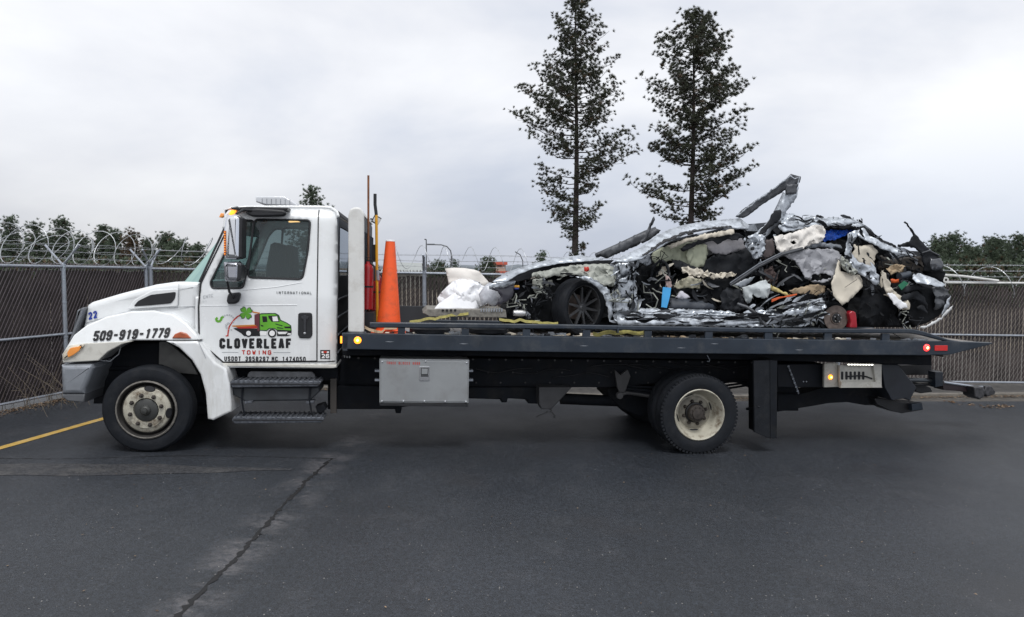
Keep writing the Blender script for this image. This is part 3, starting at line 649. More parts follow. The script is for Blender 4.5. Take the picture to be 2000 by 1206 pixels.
q = TL([(324, 667), (384, 667), (392, 673), (421, 709), (441, 720), (448, 749), (453, 804), (416, 822), (405, 819), (401, 769), (391, 732), (374, 704), (349, 680)], 0)
for v0, v1 in ((.0, .42), (1.92, 2.34)):
    MB().prism(dens(q + [q[0]], .07)[:-1], v0, v1, .025, 4).build('mud_splash_panel', dirtywhite if v0 else white, truck, smooth=60)
seam([(388, 668), (402, 700)], -.003, .003, inkgrey, 'panel_gap', vf=False)
pxprism([(311, 668), (326, 668), (372, 706), (386, 732), (340, 728), (318, 713), (310, 712)], .42, .47, .004).build('wheel_arch_liner', mat('pale_dusty_liner', (.14, .14, .135), .8, var=.3), truck)
MB().prism(TL([(186, 672), (386, 668), (392, 760), (400, 790), (180, 790)], .48), .5, 1.85, .02).build('engine_bay', frame, truck)
MB().tube([TP(195, 704, .2), TP(215, 706, .2), TP(232, 692, .22), (TP(236, 676, .25))], .006, 6).build('brake_hose', inkgrey, truck)
MB().tube([TP(212, 720, .5), TP(420, 720, .5)], .03, 8).build('axle_beam', frame, truck)
# headlamp
hl = MB().prism(TL(roundpoly([(121, 703), (122, 692), (130, 681), (142, 674.5), (166, 673), (160, 683), (146, 697), (128, 705)], 3), -.002), -.012, .30, .03).build('headlight', headl, truck)
MB().prism(TL(roundpoly([(131, 690), (137, 680), (160, 676), (155, 685), (143, 694), (133, 699)], 3), -.012), -.016, .02, .004).build('turn_signal', amber, truck, parent=hl)
MB().prism(TL([(335.5, 661), (341, 653), (351, 649), (362, 652), (372, 661)], .0), .002, .06, .01).build('side_marker', rustred, truck)
# bumper
bp_ = MB().prism(dens(TL([(119, 713), (180, 711.5), (183.5, 719), (175, 742), (167.5, 759), (166, 770), (121, 770)], .0) + [TL([(119, 713)], 0)[0]], .1)[:-1], -.02, 2.36, .05, 4).build('front_bumper', dullmetal, truck)
pxprism([(122, 770), (166, 770), (164, 787), (131, 784), (122, 776)], .0, 2.3, .015).build('bumper_lower_valance', mat('grey_valance', (.10, .105, .115), .6), truck)
# wheels
def tyre_mb(R, wd, v0, rb=.30, squash=None, blocks=0):
    p = [(rb, .05), (rb + .012, .022), (rb + .05, .004), (rb + (R - rb) * .55, .0), (R * .935, .012), (R * .972, .03), (R * .992, .05), (R, .075)]
    for g in (.25, .42, .58, .75): p += [(R, wd * g - .006), (R - .012, wd * g - .003), (R - .012, wd * g + .003), (R, wd * g + .006)]
    p += [(R, wd - .075), (R * .992, wd - .05), (R * .972, wd - .03), (R * .935, wd - .012), (rb + (R - rb) * .55, wd), (rb + .05, wd - .004), (rb, wd - .05)]
    return MB().lathe([(r, a + v0) for r, a in p], (0, 0, 0), 72, squash=squash)
def wheel(name, cu, cw, v0, R, rear, far=False, gw=0.):
    t = tyre_mb(R, .27, 0, .30, squash=-(cw - gw) + .0)
    if rear:                                             # shoulder lugs
        for k in range(64):
            a = 2 * math.pi * k / 64; b = MB().box((R - .03, .018, -.014), (R + .0015, .085, .014)); b.xf(Matrix.Rotation(a, 4, 'Y')); t.add(b.v, b.f)
        t.v = [(u, v, max(w, -(cw - gw))) for u, v, w in t.v]
    if rear: disc = [(.298, .045), (.312, .02), (.318, .012), (.308, .004), (.298, .012), (.292, .03), (.288, .06), (.262, .10), (.25, .17), (.225, .20), (.20, .195), (.175, .185), (.11, .18), (.10, .19), (.02, .19)]
    else: disc = [(.298, .05), (.318, .02), (.322, .01), (.312, .0), (.302, .012), (.292, .05), (.285, .10), (.272, .12), (.262, .06), (.255, .028), (.24, .012), (.205, .004), (.20, -.008), (.135, -.010), (.125, .03), (.02, .03)]
    rim = MB().lathe(disc, (0, 0, 0), 56)
    hb = MB()
    if rear: hb.lathe([(.108, .17), (.105, .10), (.095, .085), (.07, .08), (.065, .06), (.03, .055), (.0, .05)], (0, 0, 0), 28)
    else: hb.lathe([(.128, .02), (.124, -.004), (.10, -.016), (.06, -.02), (.05, -.045), (.035, -.055), (.03, -.075), (.0, -.08)], (0, 0, 0), 28)
    nuts = []; rn = .145 if rear else .168; dn = .182 if rear else -.010
    for k in range(8):
        a = 2 * math.pi * (k + .35) / 8; m = MB().lathe([(.024, dn + .004), (.024, dn - .012), (.018, dn - .03), (.010, dn - .036), (0, dn - .036)], (rn * math.cos(a), 0, rn * math.sin(a)), 6); nuts.append(m)
    holes = []
    for k in range(2 if not rear else 4):
        a = (math.radians((82, -8)[k]) if not rear else math.radians((20, -88, 110, 200)[k])); r0 = .238 if not rear else .226
        o_ = MB().lathe([(.0, 0), (.03, 0), (.034, .006)], (0, 0, 0), 16); o_.xf(Matrix.Diagonal((1, 1, 1.75, 1)))
        o_.xf(Matrix.Rotation(-a, 4, 'Y') @ Matrix.Translation((r0, (.0045 if not rear else .194), 0)) @ (Matrix.Rotation(math.radians(-14 if rear else 14), 4, 'Z'))); holes.append(o_)
    if rear:
        for k in range(10):
            a = 2 * math.pi * k / 10; b = MB().lathe([(.008, .085), (.008, .068), (0, .066)], (.082 * math.cos(a), 0, .082 * math.sin(a)), 6); hb.add(b.v, b.f)
    allm = [t, rim, hb] + nuts + holes
    for m in allm:
        if far: m.v = [(u, -v, w) for u, v, w in m.v]; m.f = [f[::-1] for f in m.f]
        m.v = [(u + cu, v + v0, w + cw) for u, v, w in m.v]
    ro = rim.build(name, rimwhite, truck, smooth=40)
    if rear:
        sgn = -1 if far else 1; dc = MB().lathe([(.205, .1945), (.176, .1815), (.112, .1765)], (0, 0, 0), 48); dc.v = [(u + cu, sgn * (v - .0) + v0, w + cw) for u, v, w in dc.v]
        dc.build('rim_centre', mat('grimy_rim_centre', (.22, .205, .17), .6, var=.4, scale=12) if 'grimy_rim_centre' not in MATS else MATS['grimy_rim_centre'], truck, parent=ro)
        rg = MB().lathe([(.128, .178), (.124, .15), (.112, .145), (.105, .17)], (0, 0, 0), 36); rg.v = [(u + cu, sgn * v + v0, w + cw) for u, v, w in rg.v]; rg.build('hub_ring', ink, truck, parent=ro)
    if not rear:
        dr = MB().lathe([(.308, -.001), (.296, .016), (.288, .06), (.276, .10), (.268, .06), (.2625, .024), (.2575, .022)], (0, 0, 0), 56); sgn = -1 if far else 1
        dr.v = [(u + cu, sgn * (v - .003) + v0, w + cw) for u, v, w in dr.v]; dr.build('rim_recess', mat('dark_rim_recess', (.03, .028, .026), .7, var=.4) if 'dark_rim_recess' not in MATS else MATS['dark_rim_recess'], truck, parent=ro)  # near-black colour in the recess between flange and disc
        fl = MB().lathe([(.326, .012), (.322, -.001), (.312, -.006), (.306, .0)], (0, 0, 0), 56); fl.v = [(u + cu, sgn * (v - .002) + v0, w + cw) for u, v, w in fl.v]
        fl.build('rim_flange', mat('dusty_rim_edge', (.15, .14, .125), .6, var=.4, scale=20) if 'dusty_rim_edge' not in MATS else MATS['dusty_rim_edge'], truck, parent=ro)
    t.build('tyre', rubber, truck, parent=ro, smooth=30); hb.build('hub', rust if rear else mat('grey_hub', (.06, .062, .06), .5, .4), truck, parent=ro)
    for m in nuts: m.build('wheel_nut', rust, truck, parent=ro)
    for m in holes: m.build('hand_hole', ink, truck, parent=ro, smooth=0)
    return ro
wheel('wheel', 0.005, .478, 0, .482, False); wheel('wheel', 0.005, .478, 2.34, .482, False, far=True)
RU, RW, RG = 6.387, .428, -.062
wheel('wheel', RU, RW, 0, .492, True, gw=RG); wheel('wheel', RU, RW, 2.42, .492, True, far=True, gw=RG)
for v0 in (.33, 1.82):
    t = tyre_mb(.492, .27, 0, .30, squash=-(RW - RG)); t.v = [(u + RU, v + v0, w + RW) for u, v, w in t.v]; t.build('inner_dual_tyre', rubber, truck, smooth=30)
MB().tube([(RU, .5, RW), (RU, 1.95, RW)], .10, 12).build('rear_axle', frame, truck)
MB().lathe([(.05, -.2), (.2, -.14), (.24, 0), (.2, .14), (.05, .2)], (RU, 1.2, RW), 20).build('axle_housing', frame, truck)
# cab steps
for (a, b, c, d, nm) in ((448.6, 743, 628, 757, 'step'), (453, 813.5, 634, 827.5, 'step')):
    s = MB().prism(TL(roundpoly([(a + 4, b), (d and c - 2, b + 1), (c, b + 4), (c - 6, d - 2), (a + 6, d), (a, (b + d) / 2)], 2), .06), .04, .32, .008).build(nm, stepm, truck)
    for i in range(18):
        x = a + 8 + (c - a - 14) * i / 17; q = TP(x, b, .04); MB().box((q.x - .012, .034, q.z - .028), (q.x + .006, .3, q.z + .006)).build('step_tread_tooth', stepm, truck, parent=s)
    MB().prism(TL([(a + 2, b + 6), (c - 3, b + 7), (c - 4, b + 9), (a + 3, b + 9)], .03), .03, .045, .002).build('step_edge', black, truck, parent=s)
MB().prism(TL(roundpoly([(481, 733), (486, 727), (608, 728), (614, 734), (614, 744), (481, 744)], 3), .2), .26, .30, .006).build('step_kick_plate', mat('dusty_grey_plate', (.16, .165, .175), .6, .3, var=.3, scale=12), truck)
pxprism([(452, 757), (622, 757), (624, 766), (606, 783), (478, 785), (455, 772)], .10, .55, .02).build('battery_box', mat('dark_battery_box', (.030, .034, .04), .6, var=.3), truck)
for x in (474, 606): MB().tube([TP(x, 757, .09), TP(x - 2, 780, .09), TP(x + 1, 798, .08), TP(x + 5, 815, .09)], .012, 6).build('step_hanger', frame, truck)
for x in (478, 598): pxprism([(x, 784), (x + 16, 783), (x + 14, 788), (x, 789)], .08, .2, .002).build('step_bracket', stepm, truck)
pxprism([(428, 715), (442, 715), (442, 727), (430, 727)], .12, .3, .004).build('cab_mount', dirtywhite, truck)
pxprism([(424, 716), (660, 719), (660, 745), (424, 745)], .45, .9, .01).build('cab_subframe', frame, truck)
pxprism([(616, 795), (632, 790), (637, 800), (628, 808), (619, 806)], .2, .4, .01).build('air_valve', frame, truck)
pxprism([(645, 740), (657, 740), (657, 808), (645, 808)], .30, .36, .003).build('frame_bracket', mat('brownish_steel_bracket', (.045, .04, .036), .7), truck)
# chassis
for v0 in (.72, 1.56): MB().prism(TL([(392, 690), (628, 697), (1560, 706), (1560, 765), (1480, 765), (1440, 748), (1300, 748), (1190, 757), (915, 757), (630, 752), (392, 740)], .72), v0, v0 + .08, .006).build('chassis_rail', frame, truck)
for x in (700, 860, 1020, 1180, 1300, 1450): MB().box((TP(x, 700, .8).x, .8, TP(x, 745, .8).z), (TP(x, 700, .8).x + .08, 1.56, TP(x, 712, .8).z)).build('cross_member', frame, truck)
pxprism([(668, 695), (912, 696), (1490, 704), (1760, 712), (1820, 714), (1820, 690), (668, 682)], .35, 2.05, .01).build('bed_subframe', frame, truck)
pxprism([(640, 753), (915, 757), (1053, 757), (1056, 790), (1032, 789), (1030, 781), (992, 779), (990, 787), (980, 787), (978, 781), (912, 779), (785, 796), (783, 808), (773, 808), (771, 800), (640, 800)], .62, 1.2, .02).build('fuel_tank', frame, truck)
pxprism([(1053, 757), (1117, 757), (1103, 773), (1077, 800), (1058, 800), (1053, 789)], .30, .55, .012).build('hydraulic_tank', mat('dusty_black_tank', (.026, .027, .030), .6, var=.3), truck)
MB().tube([TP(1095, 779, 1.1), TP(1215, 784, 1.1), TP(1300, 790, 1.15)], .075, 14).build('drive_shaft', frame, truck)
pxprism([(1185, 757), (1300, 760), (1290, 800), (1250, 815), (1215, 800), (1190, 776)], 1.0, 1.7, .02).build('suspension_housing', frame, truck)
hg = mat('dusty_suspension_steel', (.05, .05, .052), .6, var=.4)
pxprism([(1200, 722), (1212, 733), (1226, 722), (1232, 736), (1222, 764), (1214, 775), (1206, 757), (1203, 740)], .60, .66, .006).build('spring_hanger', hg, truck)
MB().tube([TP(1205, 773, .58), TP(1225, 768, .58), TP(1268, 774, .58)], .022, 8).build('torque_rod', hg, truck)
for k in range(3): MB().tube([TP(1215, 764 - k * 5, .66), TP(1290, 772 - k * 7, .66), TP(1368, 768 - k * 8, .66), TP(1465, 752 - k * 5, .66)], .016, 6).build('leaf_spring', frame, truck)
p = TP(1210, 773, .56); MB().lathe([(0, -.03), (.04, -.03), (.045, .02)], (p.x, .56, p.z), 16).build('spring_eye', hg, truck)
MB().tube([TP(1381, 694, .3), TP(1386, 703, .3), (TP(1385, 707, .3)), TP(1381, 706, .3)], .006, 6).build('tie_down_hook', galv, truck)
# tool box
tb = MB().prism(TL(roundpoly([(741, 701), (916.5, 703), (915, 788), (741, 787)], 1.5), .05), .05, .60, .004, 2).build('tool_box', alu, truck)
MB().prism(TL(roundpoly([(744, 704), (914, 706), (912.5, 785), (744, 784)], 1), .05), .036, .05, .004, 2).build('lid', alu, truck, parent=tb)
pxprism([(741, 788), (914, 789), (913, 795), (742, 793)], .045, .6, .003).build('lower_ledge', black, truck, parent=tb)
for x, y in ((746.5, 707), (911.5, 709), (746, 784), (788, 784), (829, 784), (869.5, 784.5), (910, 785), (831, 706)):
    p = TP(x, y, .04); MB().lathe([(0, -.010), (.010, -.008), (.013, 0)], (p.x, .036, p.z), 12).build('bolt', chrome, truck, parent=tb)
lt = MB().prism(TL(roundpoly([(819, 716), (839, 716), (839, 744), (819, 744)], 2), .036), .028, .037, .003, 2).build('latch', chrome, truck, parent=tb)
for q, m in (([(822, 719), (837, 719), (836, 733), (822, 733)], black), ([(823.5, 720.5), (835.5, 720.5), (835, 731), (823.5, 731)], alu), ([(822, 733.5), (837, 733.5), (837, 736), (822, 736)], black)):
    MB().prism(TL(q, .03), .024 if m is not alu else .020, .030, .001, 1).build('latch_detail', m, truck, parent=tb)
for x in (737, 919):
    for y in (725, 743): pxprism([(x - 5, y - 2), (x + 5, y - 2), (x + 5, y + 2), (x - 5, y + 2)], .2, .3, .002).build('box_hinge', galv, truck)
lettering("TRUCK BLOCKS WOOD", (755, 712), (820, 713), 5.4, .0352, 1.0).build('box_lettering', inkred, truck)
# headache rack / tool tower behind the cab
rk = cream
HV0, HV1 = .06, 2.28
post = TL(roundpoly([(680, 650), (680, 420), (684, 408), (694, 404.5), (704, 406), (711, 416), (711, 651)], 5), HV0)
hr = MB().prism(post, HV0, HV0 + .07, .02).build('cab_guard', rk, truck)
a, b = TP(684, 650, HV0), TP(709, 407, HV0); ux = b.x - .03; hz_ = b.z - a.z; gp_ = MB().add([(ux + dx, vv, a.z + hh) for dx in (0, .012) for vv, hh in ((HV0 + .07, 0), (HV1, 0), (HV1, hz_ - .10), (HV1 - .45, hz_ - .05), (HV0 + .07, hz_ - .04))], [(0, 1, 2, 3, 4), (5, 9, 8, 7, 6), (0, 5, 6, 1), (1, 6, 7, 2), (2, 7, 8, 3), (3, 8, 9, 4), (4, 9, 5, 0)]); gp_.build('guard_back_sheet', mat('dark_guard_sheet', (.022, .026, .034), .5, .3), truck, parent=hr, smooth=0)
MB().box((a.x, HV1, a.z), (b.x - .04, HV1 + .06, a.z + hz_ - .12)).build('guard_inner_post', bedblue, truck, parent=hr)
for i in range(9):
    z = a.z + .12 + i * .118; MB().box((ux + .012, HV0 + .07, z), (ux + .024, HV1, z + .012)).build('guard_mesh_bar', bedblue, truck, parent=hr)
MB().prism([(a.x, b.z - .06), (b.x - .01, b.z - .06), (b.x - .03, b.z - .01), (a.x + .03, b.z - .01)], HV0 + .07, HV1, 0).build('guard_top_beam', rk, truck, parent=hr)
for i in range(14):
    y = HV0 + .16 + i * .15; MB().box((ux + .025, y, a.z), (ux + .037, y + .012, b.z - .25)).build('guard_mesh_bar', bedblue, truck, parent=hr)
for y in (638, 655): pass
q = TP(735, 430, 1.9); wl_ = MB().box((-.05, -.05, -.055), (.05, .05, .055)).xf(Matrix.Translation(q) @ Matrix.Rotation(math.radians(28), 4, 'Y')).build('work_lamp', black, truck)
MB().box((-.035, -.056, -.04), (.055, -.05, .04)).xf(Matrix.Translation(q) @ Matrix.Rotation(math.radians(28), 4, 'Y')).build('lamp_face', mat('lamp_glass', (.5, .5, .5), .2), truck, parent=wl_)
MB().tube([TP(735, 430, 1.9), TP(724, 428, 2.0)], .012, 6).build('lamp_bracket', black, truck)
pxprism([(727, 478), (735, 478), (735, 512), (727, 512)], .8, .95, .004).build('control_box', black, truck)
# ------------------------------------------------ flat bed
BV = -.03
bedpx = [(668, 651), (1100, 657.8), (1478, 662.6), (1864, 667.3), (1939, 670), (1938, 672.5), (1857, 693), (1800, 694.5), (1478, 692), (1100, 688.6), (668, 682.5)]
bed = MB().prism(TL(bedpx, BV), BV, BV + .10, .008, 2).build('bed_side', bedblue, truck)
MB().prism(TL(bedpx, BV), 2.43, 2.53, .008, 2).build('bed_side', bedblue, truck)
uA, wA = T(670, 656, BV); uB, wB = T(1930, 671, BV)
dk = MB(); dk.box((uA, BV + .10, wA - .05), (T(1855, 668, BV)[0], 2.43, wA - .012)); dk.prism([(T(1855, 668, BV)[0], wA - .012), (uB, wB + .0), (uB, wB - .01), (T(1855, 668, BV)[0], wA - .17)], BV + .1, 2.43, 0); dk.build('deck', deckm, truck)
for i in range(52):
    x = uA + .15 + i * .145; MB().box((x, BV + .2, wA - .012), (x + .02, 2.35, wA - .004)).build('deck_grip_rib', deckm, truck)
MB().box((uA, BV, wA - .17), (uA + .05, 2.53, wA)).build('bed_front_rail', bedblue, truck)
pxprism([(738, 597), (846, 599), (846, 632), (738, 630)], 2.40, 2.44, .004).build('bed_bulkhead', mat('dark_bulkhead', (.035, .038, .045), .6), truck)
for v0, nm in ((BV, 'near'), (2.43, 'far')):
    rl = TL([(722, 630), (1100, 634), (1480, 641.8), (1563, 642.8), (1783, 643.6), (1853, 664.5), (1876, 668.5), (1855, 668.8), (1840, 668), (1779, 651.5), (1563, 651), (1480, 650.5), (1100, 643), (722, 640.5)], BV)
    rl[1] = (rl[1][0], rl[0][1]); 
    MB().prism(TL([(722, 630), (1100, 634.3), (1478, 641.5), (1562, 642.6), (1784, 643.4), (1806, 648), (1856, 664), (1880, 668), (1852, 668.5), (1800, 655.5), (1779, 651.8), (1562, 651), (1478, 650.2), (1100, 643), (722, 640.7)], BV), v0 + .01, v0 + .07, .012, 3).build('side_rail', bedblue, truck)
    for x in (784, 909, 1029, 1146.5, 1267, 1386, 1503, 1619.5, 1732.5):
        a, b = TP(x - 7, 640 + (x - 700) * .012, BV), TP(x + 7, 652 + (x - 700) * .014, BV)
        MB().box((a.x, v0 + .02, wA - .01), (b.x, v0 + .06, a.z)).build('rail_post', bedblue, truck)
for x in (1208, 1563): pxprism([(x - 2, 636 + (x - 1100) * .018), (x + 1, 636 + (x - 1100) * .018), (x + 1, 651), (x - 2, 651)], BV - .004, BV + .08, .003).build('rail_joint', bedblue, truck)
# side lamps
def lamp(x, y, v, r, m, core):
    p = TP(x, y, v); o_ = MB().lathe([(0, -.022), (r * .6, -.018), (r, -.004), (r * 1.15, .0)], (p.x, v, p.z), 20).build('marker_lamp', m, truck)
    if core: MB().lathe([(0, -.028), (r * .3, -.026), (r * .42, -.019)], (p.x, v, p.z), 14).build('lamp_core', redhot, truck, parent=o_)
lamp(698.5, 665, BV - .002, .036, amberlit, True); lamp(1810, 679.5, BV - .002, .038, redlit, True)
pxprism([(664.5, 658), (668.5, 658), (668.5, 671), (664.5, 671)], BV + .03, BV + .09, .006).build('edge_lamp', amberlit, truck)
MB().prism(TL([(1825, 675), (1850, 675), (1850, 685.5), (1825, 685.5)], BV), BV - .010, BV, .002, 1).build('side_reflector', redlens, truck)
lettering('T08', (672, 699.5), (684, 699.6), 4.2, .345, 1.1).build('frame_lettering', inkgrey, truck)
# mud flap and tail structure
pxprism([(1472, 705), (1504, 704), (1505, 857), (1497, 855), (1474, 845)], .02, .06, .006).build('mud_flap', rubber, truck)
pxprism([(1504, 704), (1518.5, 705), (1517.5, 856), (1505, 857.5)], .01, .62, .006).build('mud_flap_holder', frame, truck)
MB().tube([TP(1459, 799, .3), TP(1475, 798, .1), TP(1482, 793, .02)], .018, 8).build('flap_bracket', frame, truck)
pxprism([(1519, 770), (1562, 770), (1608, 757), (1720, 757), (1712, 792), (1690, 792), (1655, 786), (1620, 788), (1519, 805)], .85, 1.15, .01).build('stinger_boom_mount', frame, truck)
pxprism([(1519, 706), (1560, 706), (1560, 803), (1519, 803)], .9, 1.4, .01).build('tail_upright', frame, truck)
pxprism([(1519, 712), (1612, 712), (1612, 757), (1519, 757)], .45, 1.9, .01).build('tail_cross_beam', mat('dark_tail_steel', (.010, .012, .017), .65, var=.2, spec=.25), truck)
for x in (1570, 1576): p = TP(x, 746, .44); MB().lathe([(0, -.006), (.008, -.004), (.010, 0)], (p.x, .45, p.z), 8).build('small_bolt', galv, truck)
lp = mat('pale_dirty_lamp_panel', (.50, .49, .45), .5, .1, var=.2, scale=8, dirt=(.15, .13, .1), dirt_amt=.4, dirt_scale=8)
tl = pxprism([(1610, 710), (1637, 710), (1642, 756), (1610, 757)], .30, .34, .004).build('lamp_bracket_panel', lp, truck)
pp = pxprism([(1640, 714), (1710, 713), (1721, 757), (1640, 757)], .24, .27, .003).build('tail_light_panel', lp, truck)
pxprism([(1706, 712), (1722, 712), (1722, 757), (1710, 746)], .20, .5, .002).build('panel_side', lp, truck, parent=pp)
MB().prism(TL([(1642, 746), (1708, 746), (1722, 757), (1640, 757.5)], .22), .2, .235, .002, 1).build('panel_foot', lp, truck, parent=pp)
for i in range(6):
    x = 1643 + i * 8.2; MB().prism(TL(roundpoly([(x, 726), (x + 4.2, 726), (x + 4.2, 742), (x, 742)], 2), .236), .234, .241, 0).build('vent_slot', ink, truck, parent=pp)
MB().tube([TP(1655, 736, .23), TP(1680, 734, .22), TP(1692, 736, .22), TP(1703, 740, .23)], .010, 6).build('loose_wire', black, truck, parent=pp)
lamp(1622, 737, .298, .028, amberlit, True)
a, b = TP(1654, 712, .2), TP(1703, 712, .2)
MB().box((a.x, .18, a.z - .010), (b.x, .2, a.z + .010)).build('led_strip_housing', black, truck)
for i in range(9): x = a.x + .012 + (b.x - a.x - .024) * i / 8; MB().box((x - .013, .174, a.z - .007), (x + .013, .18, a.z + .007)).build('led', ledw, truck)
pxprism([(1722, 712), (1754, 712), (1790, 757), (1784, 770), (1778, 783), (1768, 779), (1742, 782), (1728, 757)], .5, .9, .01).build('lift_side_plate', mat('dark_lift_plate', (.025, .03, .04), .45, var=.2), truck)
pxprism([(1708, 778), (1735, 780), (1765, 786), (1801, 789), (1803, 801), (1762, 808), (1739, 803), (1712, 790)], .7, 1.0, .01).build('lower_lift_arm', black, truck)
pxprism([(1781, 790), (1801, 787), (1803, 800), (1782, 803)], .62, .70, .006).build('arm_end_block', bedblue, truck)
pxprism([(1750, 716), (1800, 713), (1802, 700), (1820, 706), (1820, 722), (1842, 727), (1842, 733), (1755, 733)], .9, 1.5, .01).build('tilt_frame', black, truck)
MB().tube([TP(1758, 742, .7), TP(1834, 744, .7)], .032, 12).build('hydraulic_cylinder', mat('oily_grey_cylinder', (.10, .11, .12), .3, .6), truck)
MB().tube([TP(1758, 752, .72), TP(1830, 751, .72)], .02, 10).build('hydraulic_hose', black, truck)
pxprism([(1827, 727), (1842, 727), (1842, 754), (1827, 757)], .60, .75, .006).build('cylinder_end_plate', bedblue, truck)
pxprism([(1788, 752), (1800, 750), (1818, 757), (1822, 766), (1800, 769), (1788, 766)], .8, 1.05, .015).build('pivot_block', black, truck)
pxprism([(1842, 746), (1870, 748), (1903, 753), (1906, 772), (1880, 765), (1842, 762)], .95, 1.15, .01).build('wheel_lift_bar', mat('dark_red_black_bar', (.02, .013, .016), .5), truck)
MB().tube([TP(1843, 747, .95), TP(1900, 755, .95), TP(1928, 757, .95)], .016, 8).build('wheel_lift_edge', galv, truck)
ch = mat('dirty_claw_steel', (.06, .06, .065), .5, .4, var=.5, scale=25)
cl = pxprism([(1903, 757), (1921, 756), (1925, 764), (1923, 776), (1914, 781), (1905, 776)], .8, 1.05, .02).build('wheel_claw', ch, truck)
pxprism([(1925, 755), (1938, 754), (1946, 766), (1943, 771), (1928, 776), (1922, 768)], .9, 1.05, .02).build('claw_tip', ch, truck, parent=cl)
# ------------------------------------------------ decals
DV = TV - .0025
letters('CLOVERLEAF', (428.5, 681.2), (569.5, 681.4), 20.4, DV, ink, truck, 1.5, gap=.2)
letters('TOWING', (472, 693), (530, 693.2), 8.8, DV, inkred, truck, 1.3, gap=.3)
letters('USDOT 3958297', (438, 705.6), (525, 706), 9.2, DV, ink, truck, 1.22, gap=.24)
letters('MC 1474050', (530.5, 706), (597, 706.4), 9.2, DV, ink, truck, 1.22, gap=.24)
lettering('INTERNATIONAL', (539, 574.5), (609, 575.2), 5.2, DV, 1.1, gap=.3).build('door_badge', mat('grey_badge', (.13, .14, .15), .3, .5), truck)
for q in ([(433.5, 688), (465.5, 688), (465.5, 689), (433.5, 689)], [(534, 688.2), (567, 688.4), (567, 689.4), (534, 689.2)]): MB().prism(TL(q, DV), DV, DV + .002).build('lettering_rule', inkgrey, truck)
lettering('ENTC', (397, 584), (416, 580), 6, DV, .8, slant=.2, gap=.2).build('small_badge', mat('faint_grey_print', (.50, .52, .54), .4), truck); lettering('D1', (396, 591), (404, 590), 3, DV, .8).build('small_badge', MATS['faint_grey_print'], truck)
hvv = lambda u, w: hv(u) - .003 - .24
letters('22', (163.5, 627), (183, 622.5), 14.5, .24, inkblue, truck, 1.35, slant=.16, gap=.16, warp=lambda u, v, w: (u, hv(u) - .006 + (v - .24), w))
wl, wh = T(260, 665, .02)[1], T(290, 608, .02)[1]
letters('509-919-1779', (181, 666.5), (329, 660), 19.5, .02, ink, truck, 1.25, slant=.18, gap=.13, warp=lambda u, v, w: (u, .015 + (v - .02) + .15 * max(0, min(1, (w - wl) / (wh - wl))) ** 1.3, w))
def lg(X, Y): return (400 + X / 7.692, 580 + Y / 7.692)
def decal(pts, m, lay, nm='logo_shape'):
    MB().prism(TL([lg(*p) for p in pts], DV), DV - .0006 * lay, DV + .002).build(nm, m, truck)
def dline(pts, wd, m, lay, nm='logo_line'):
    mb = MB(); q = TL([lg(*p) for p in pts], DV); k = 0
    for a, b in zip(q, q[1:]):
        a, b = Vector(a), Vector(b); d = (b - a).normalized(); n_ = Vector((-d.y, d.x)) * wd; e_ = d * wd * .6; vv = DV - .0006 * lay - .0001 * (k % 2); k += 1
        mb.add([(p.x, vv, p.y) for p in (a - n_ - e_, b - n_ + e_, b + n_ + e_, a + n_ - e_)], [(0, 1, 2, 3)])
    mb.build(nm, m, truck)
def circ(cx, cy, r, n=18): return [(cx + r * math.cos(2 * math.pi * k / n), cy + r * math.sin(2 * math.pi * k / n)) for k in range(n)]
def clover(s):
    o_ = []
    for k in range(96):
        a = 2 * math.pi * k / 96; f = abs(math.sin(2 * a)); d = (a % (math.pi / 2)) - math.pi / 4
        r = s * (.12 + .88 * f ** .42) * (1 - .16 * math.exp(-(d / .13) ** 2)); a2 = a + .12; o_.append((620 + r * math.cos(a2), 245 + r * math.sin(a2)))
    return o_
dline([(345, 585), (352, 520), (365, 455), (388, 415), (440, 345), (490, 300), (560, 262)], .0075, inkred, 1); dline([(318, 588), (352, 588)], .006, inkred, 2)
dline([(700, 218), (745, 235), (820, 246)], .0075, inkor, 1)
for (x, y, r) in ((268, 300, 12), (300, 282, 12), (335, 275, 13), (370, 275, 13), (400, 290, 13), (425, 312, 12), (428, 372, 15), (415, 395, 14), (385, 402, 15), (350, 400, 15), (325, 420, 16), (318, 445, 14), (328, 470, 15), (365, 490, 14), (400, 498, 12)):
    decal(circ(x, y, r, 10), inkgrey, 1); decal(circ(x, y, r * .45, 8), inkw, 2)
dline([(275, 300), (252, 315), (243, 345), (225, 366), (200, 372), (178, 358), (170, 335), (185, 320)], .012, inkgreen, 2)
decal(clover(112), inkdg, 2); decal(clover(98), inkgreen, 3)
decal([(430, 470), (500, 470), (830, 480), (830, 592), (590, 592), (545, 548), (500, 520), (455, 495)], ink, 1)
decal([(412, 432), (770, 418), (780, 442), (490, 455), (412, 446)], inkor, 2); decal([(470, 456), (788, 436), (792, 474), (510, 476)], inkred, 3)
decal([(745, 268), (820, 250), (822, 515), (792, 512), (785, 445), (748, 420)], mat('maroon_vinyl', (.13, .03, .04), .4), 2)
decal([(820, 256), (850, 246), (1062, 244), (1115, 275), (1142, 348), (1232, 388), (1298, 432), (1306, 520), (1220, 525), (1085, 505), (1045, 482), (970, 482), (930, 515), (820, 508)], inkdg, 3)
decal([(832, 266), (1050, 258), (1100, 290), (1130, 360), (1225, 398), (1285, 438), (1292, 505), (1200, 500), (1085, 492), (1045, 470), (965, 470), (925, 502), (832, 498)], inkgreen, 4)
decal([(862, 292), (932, 296), (942, 378), (872, 384)], ink, 5); decal([(952, 284), (1098, 284), (1125, 378), (1005, 376), (960, 320)], ink, 5); decal([(1014, 300), (1088, 294), (1106, 366), (1026, 368)], inkw, 6)
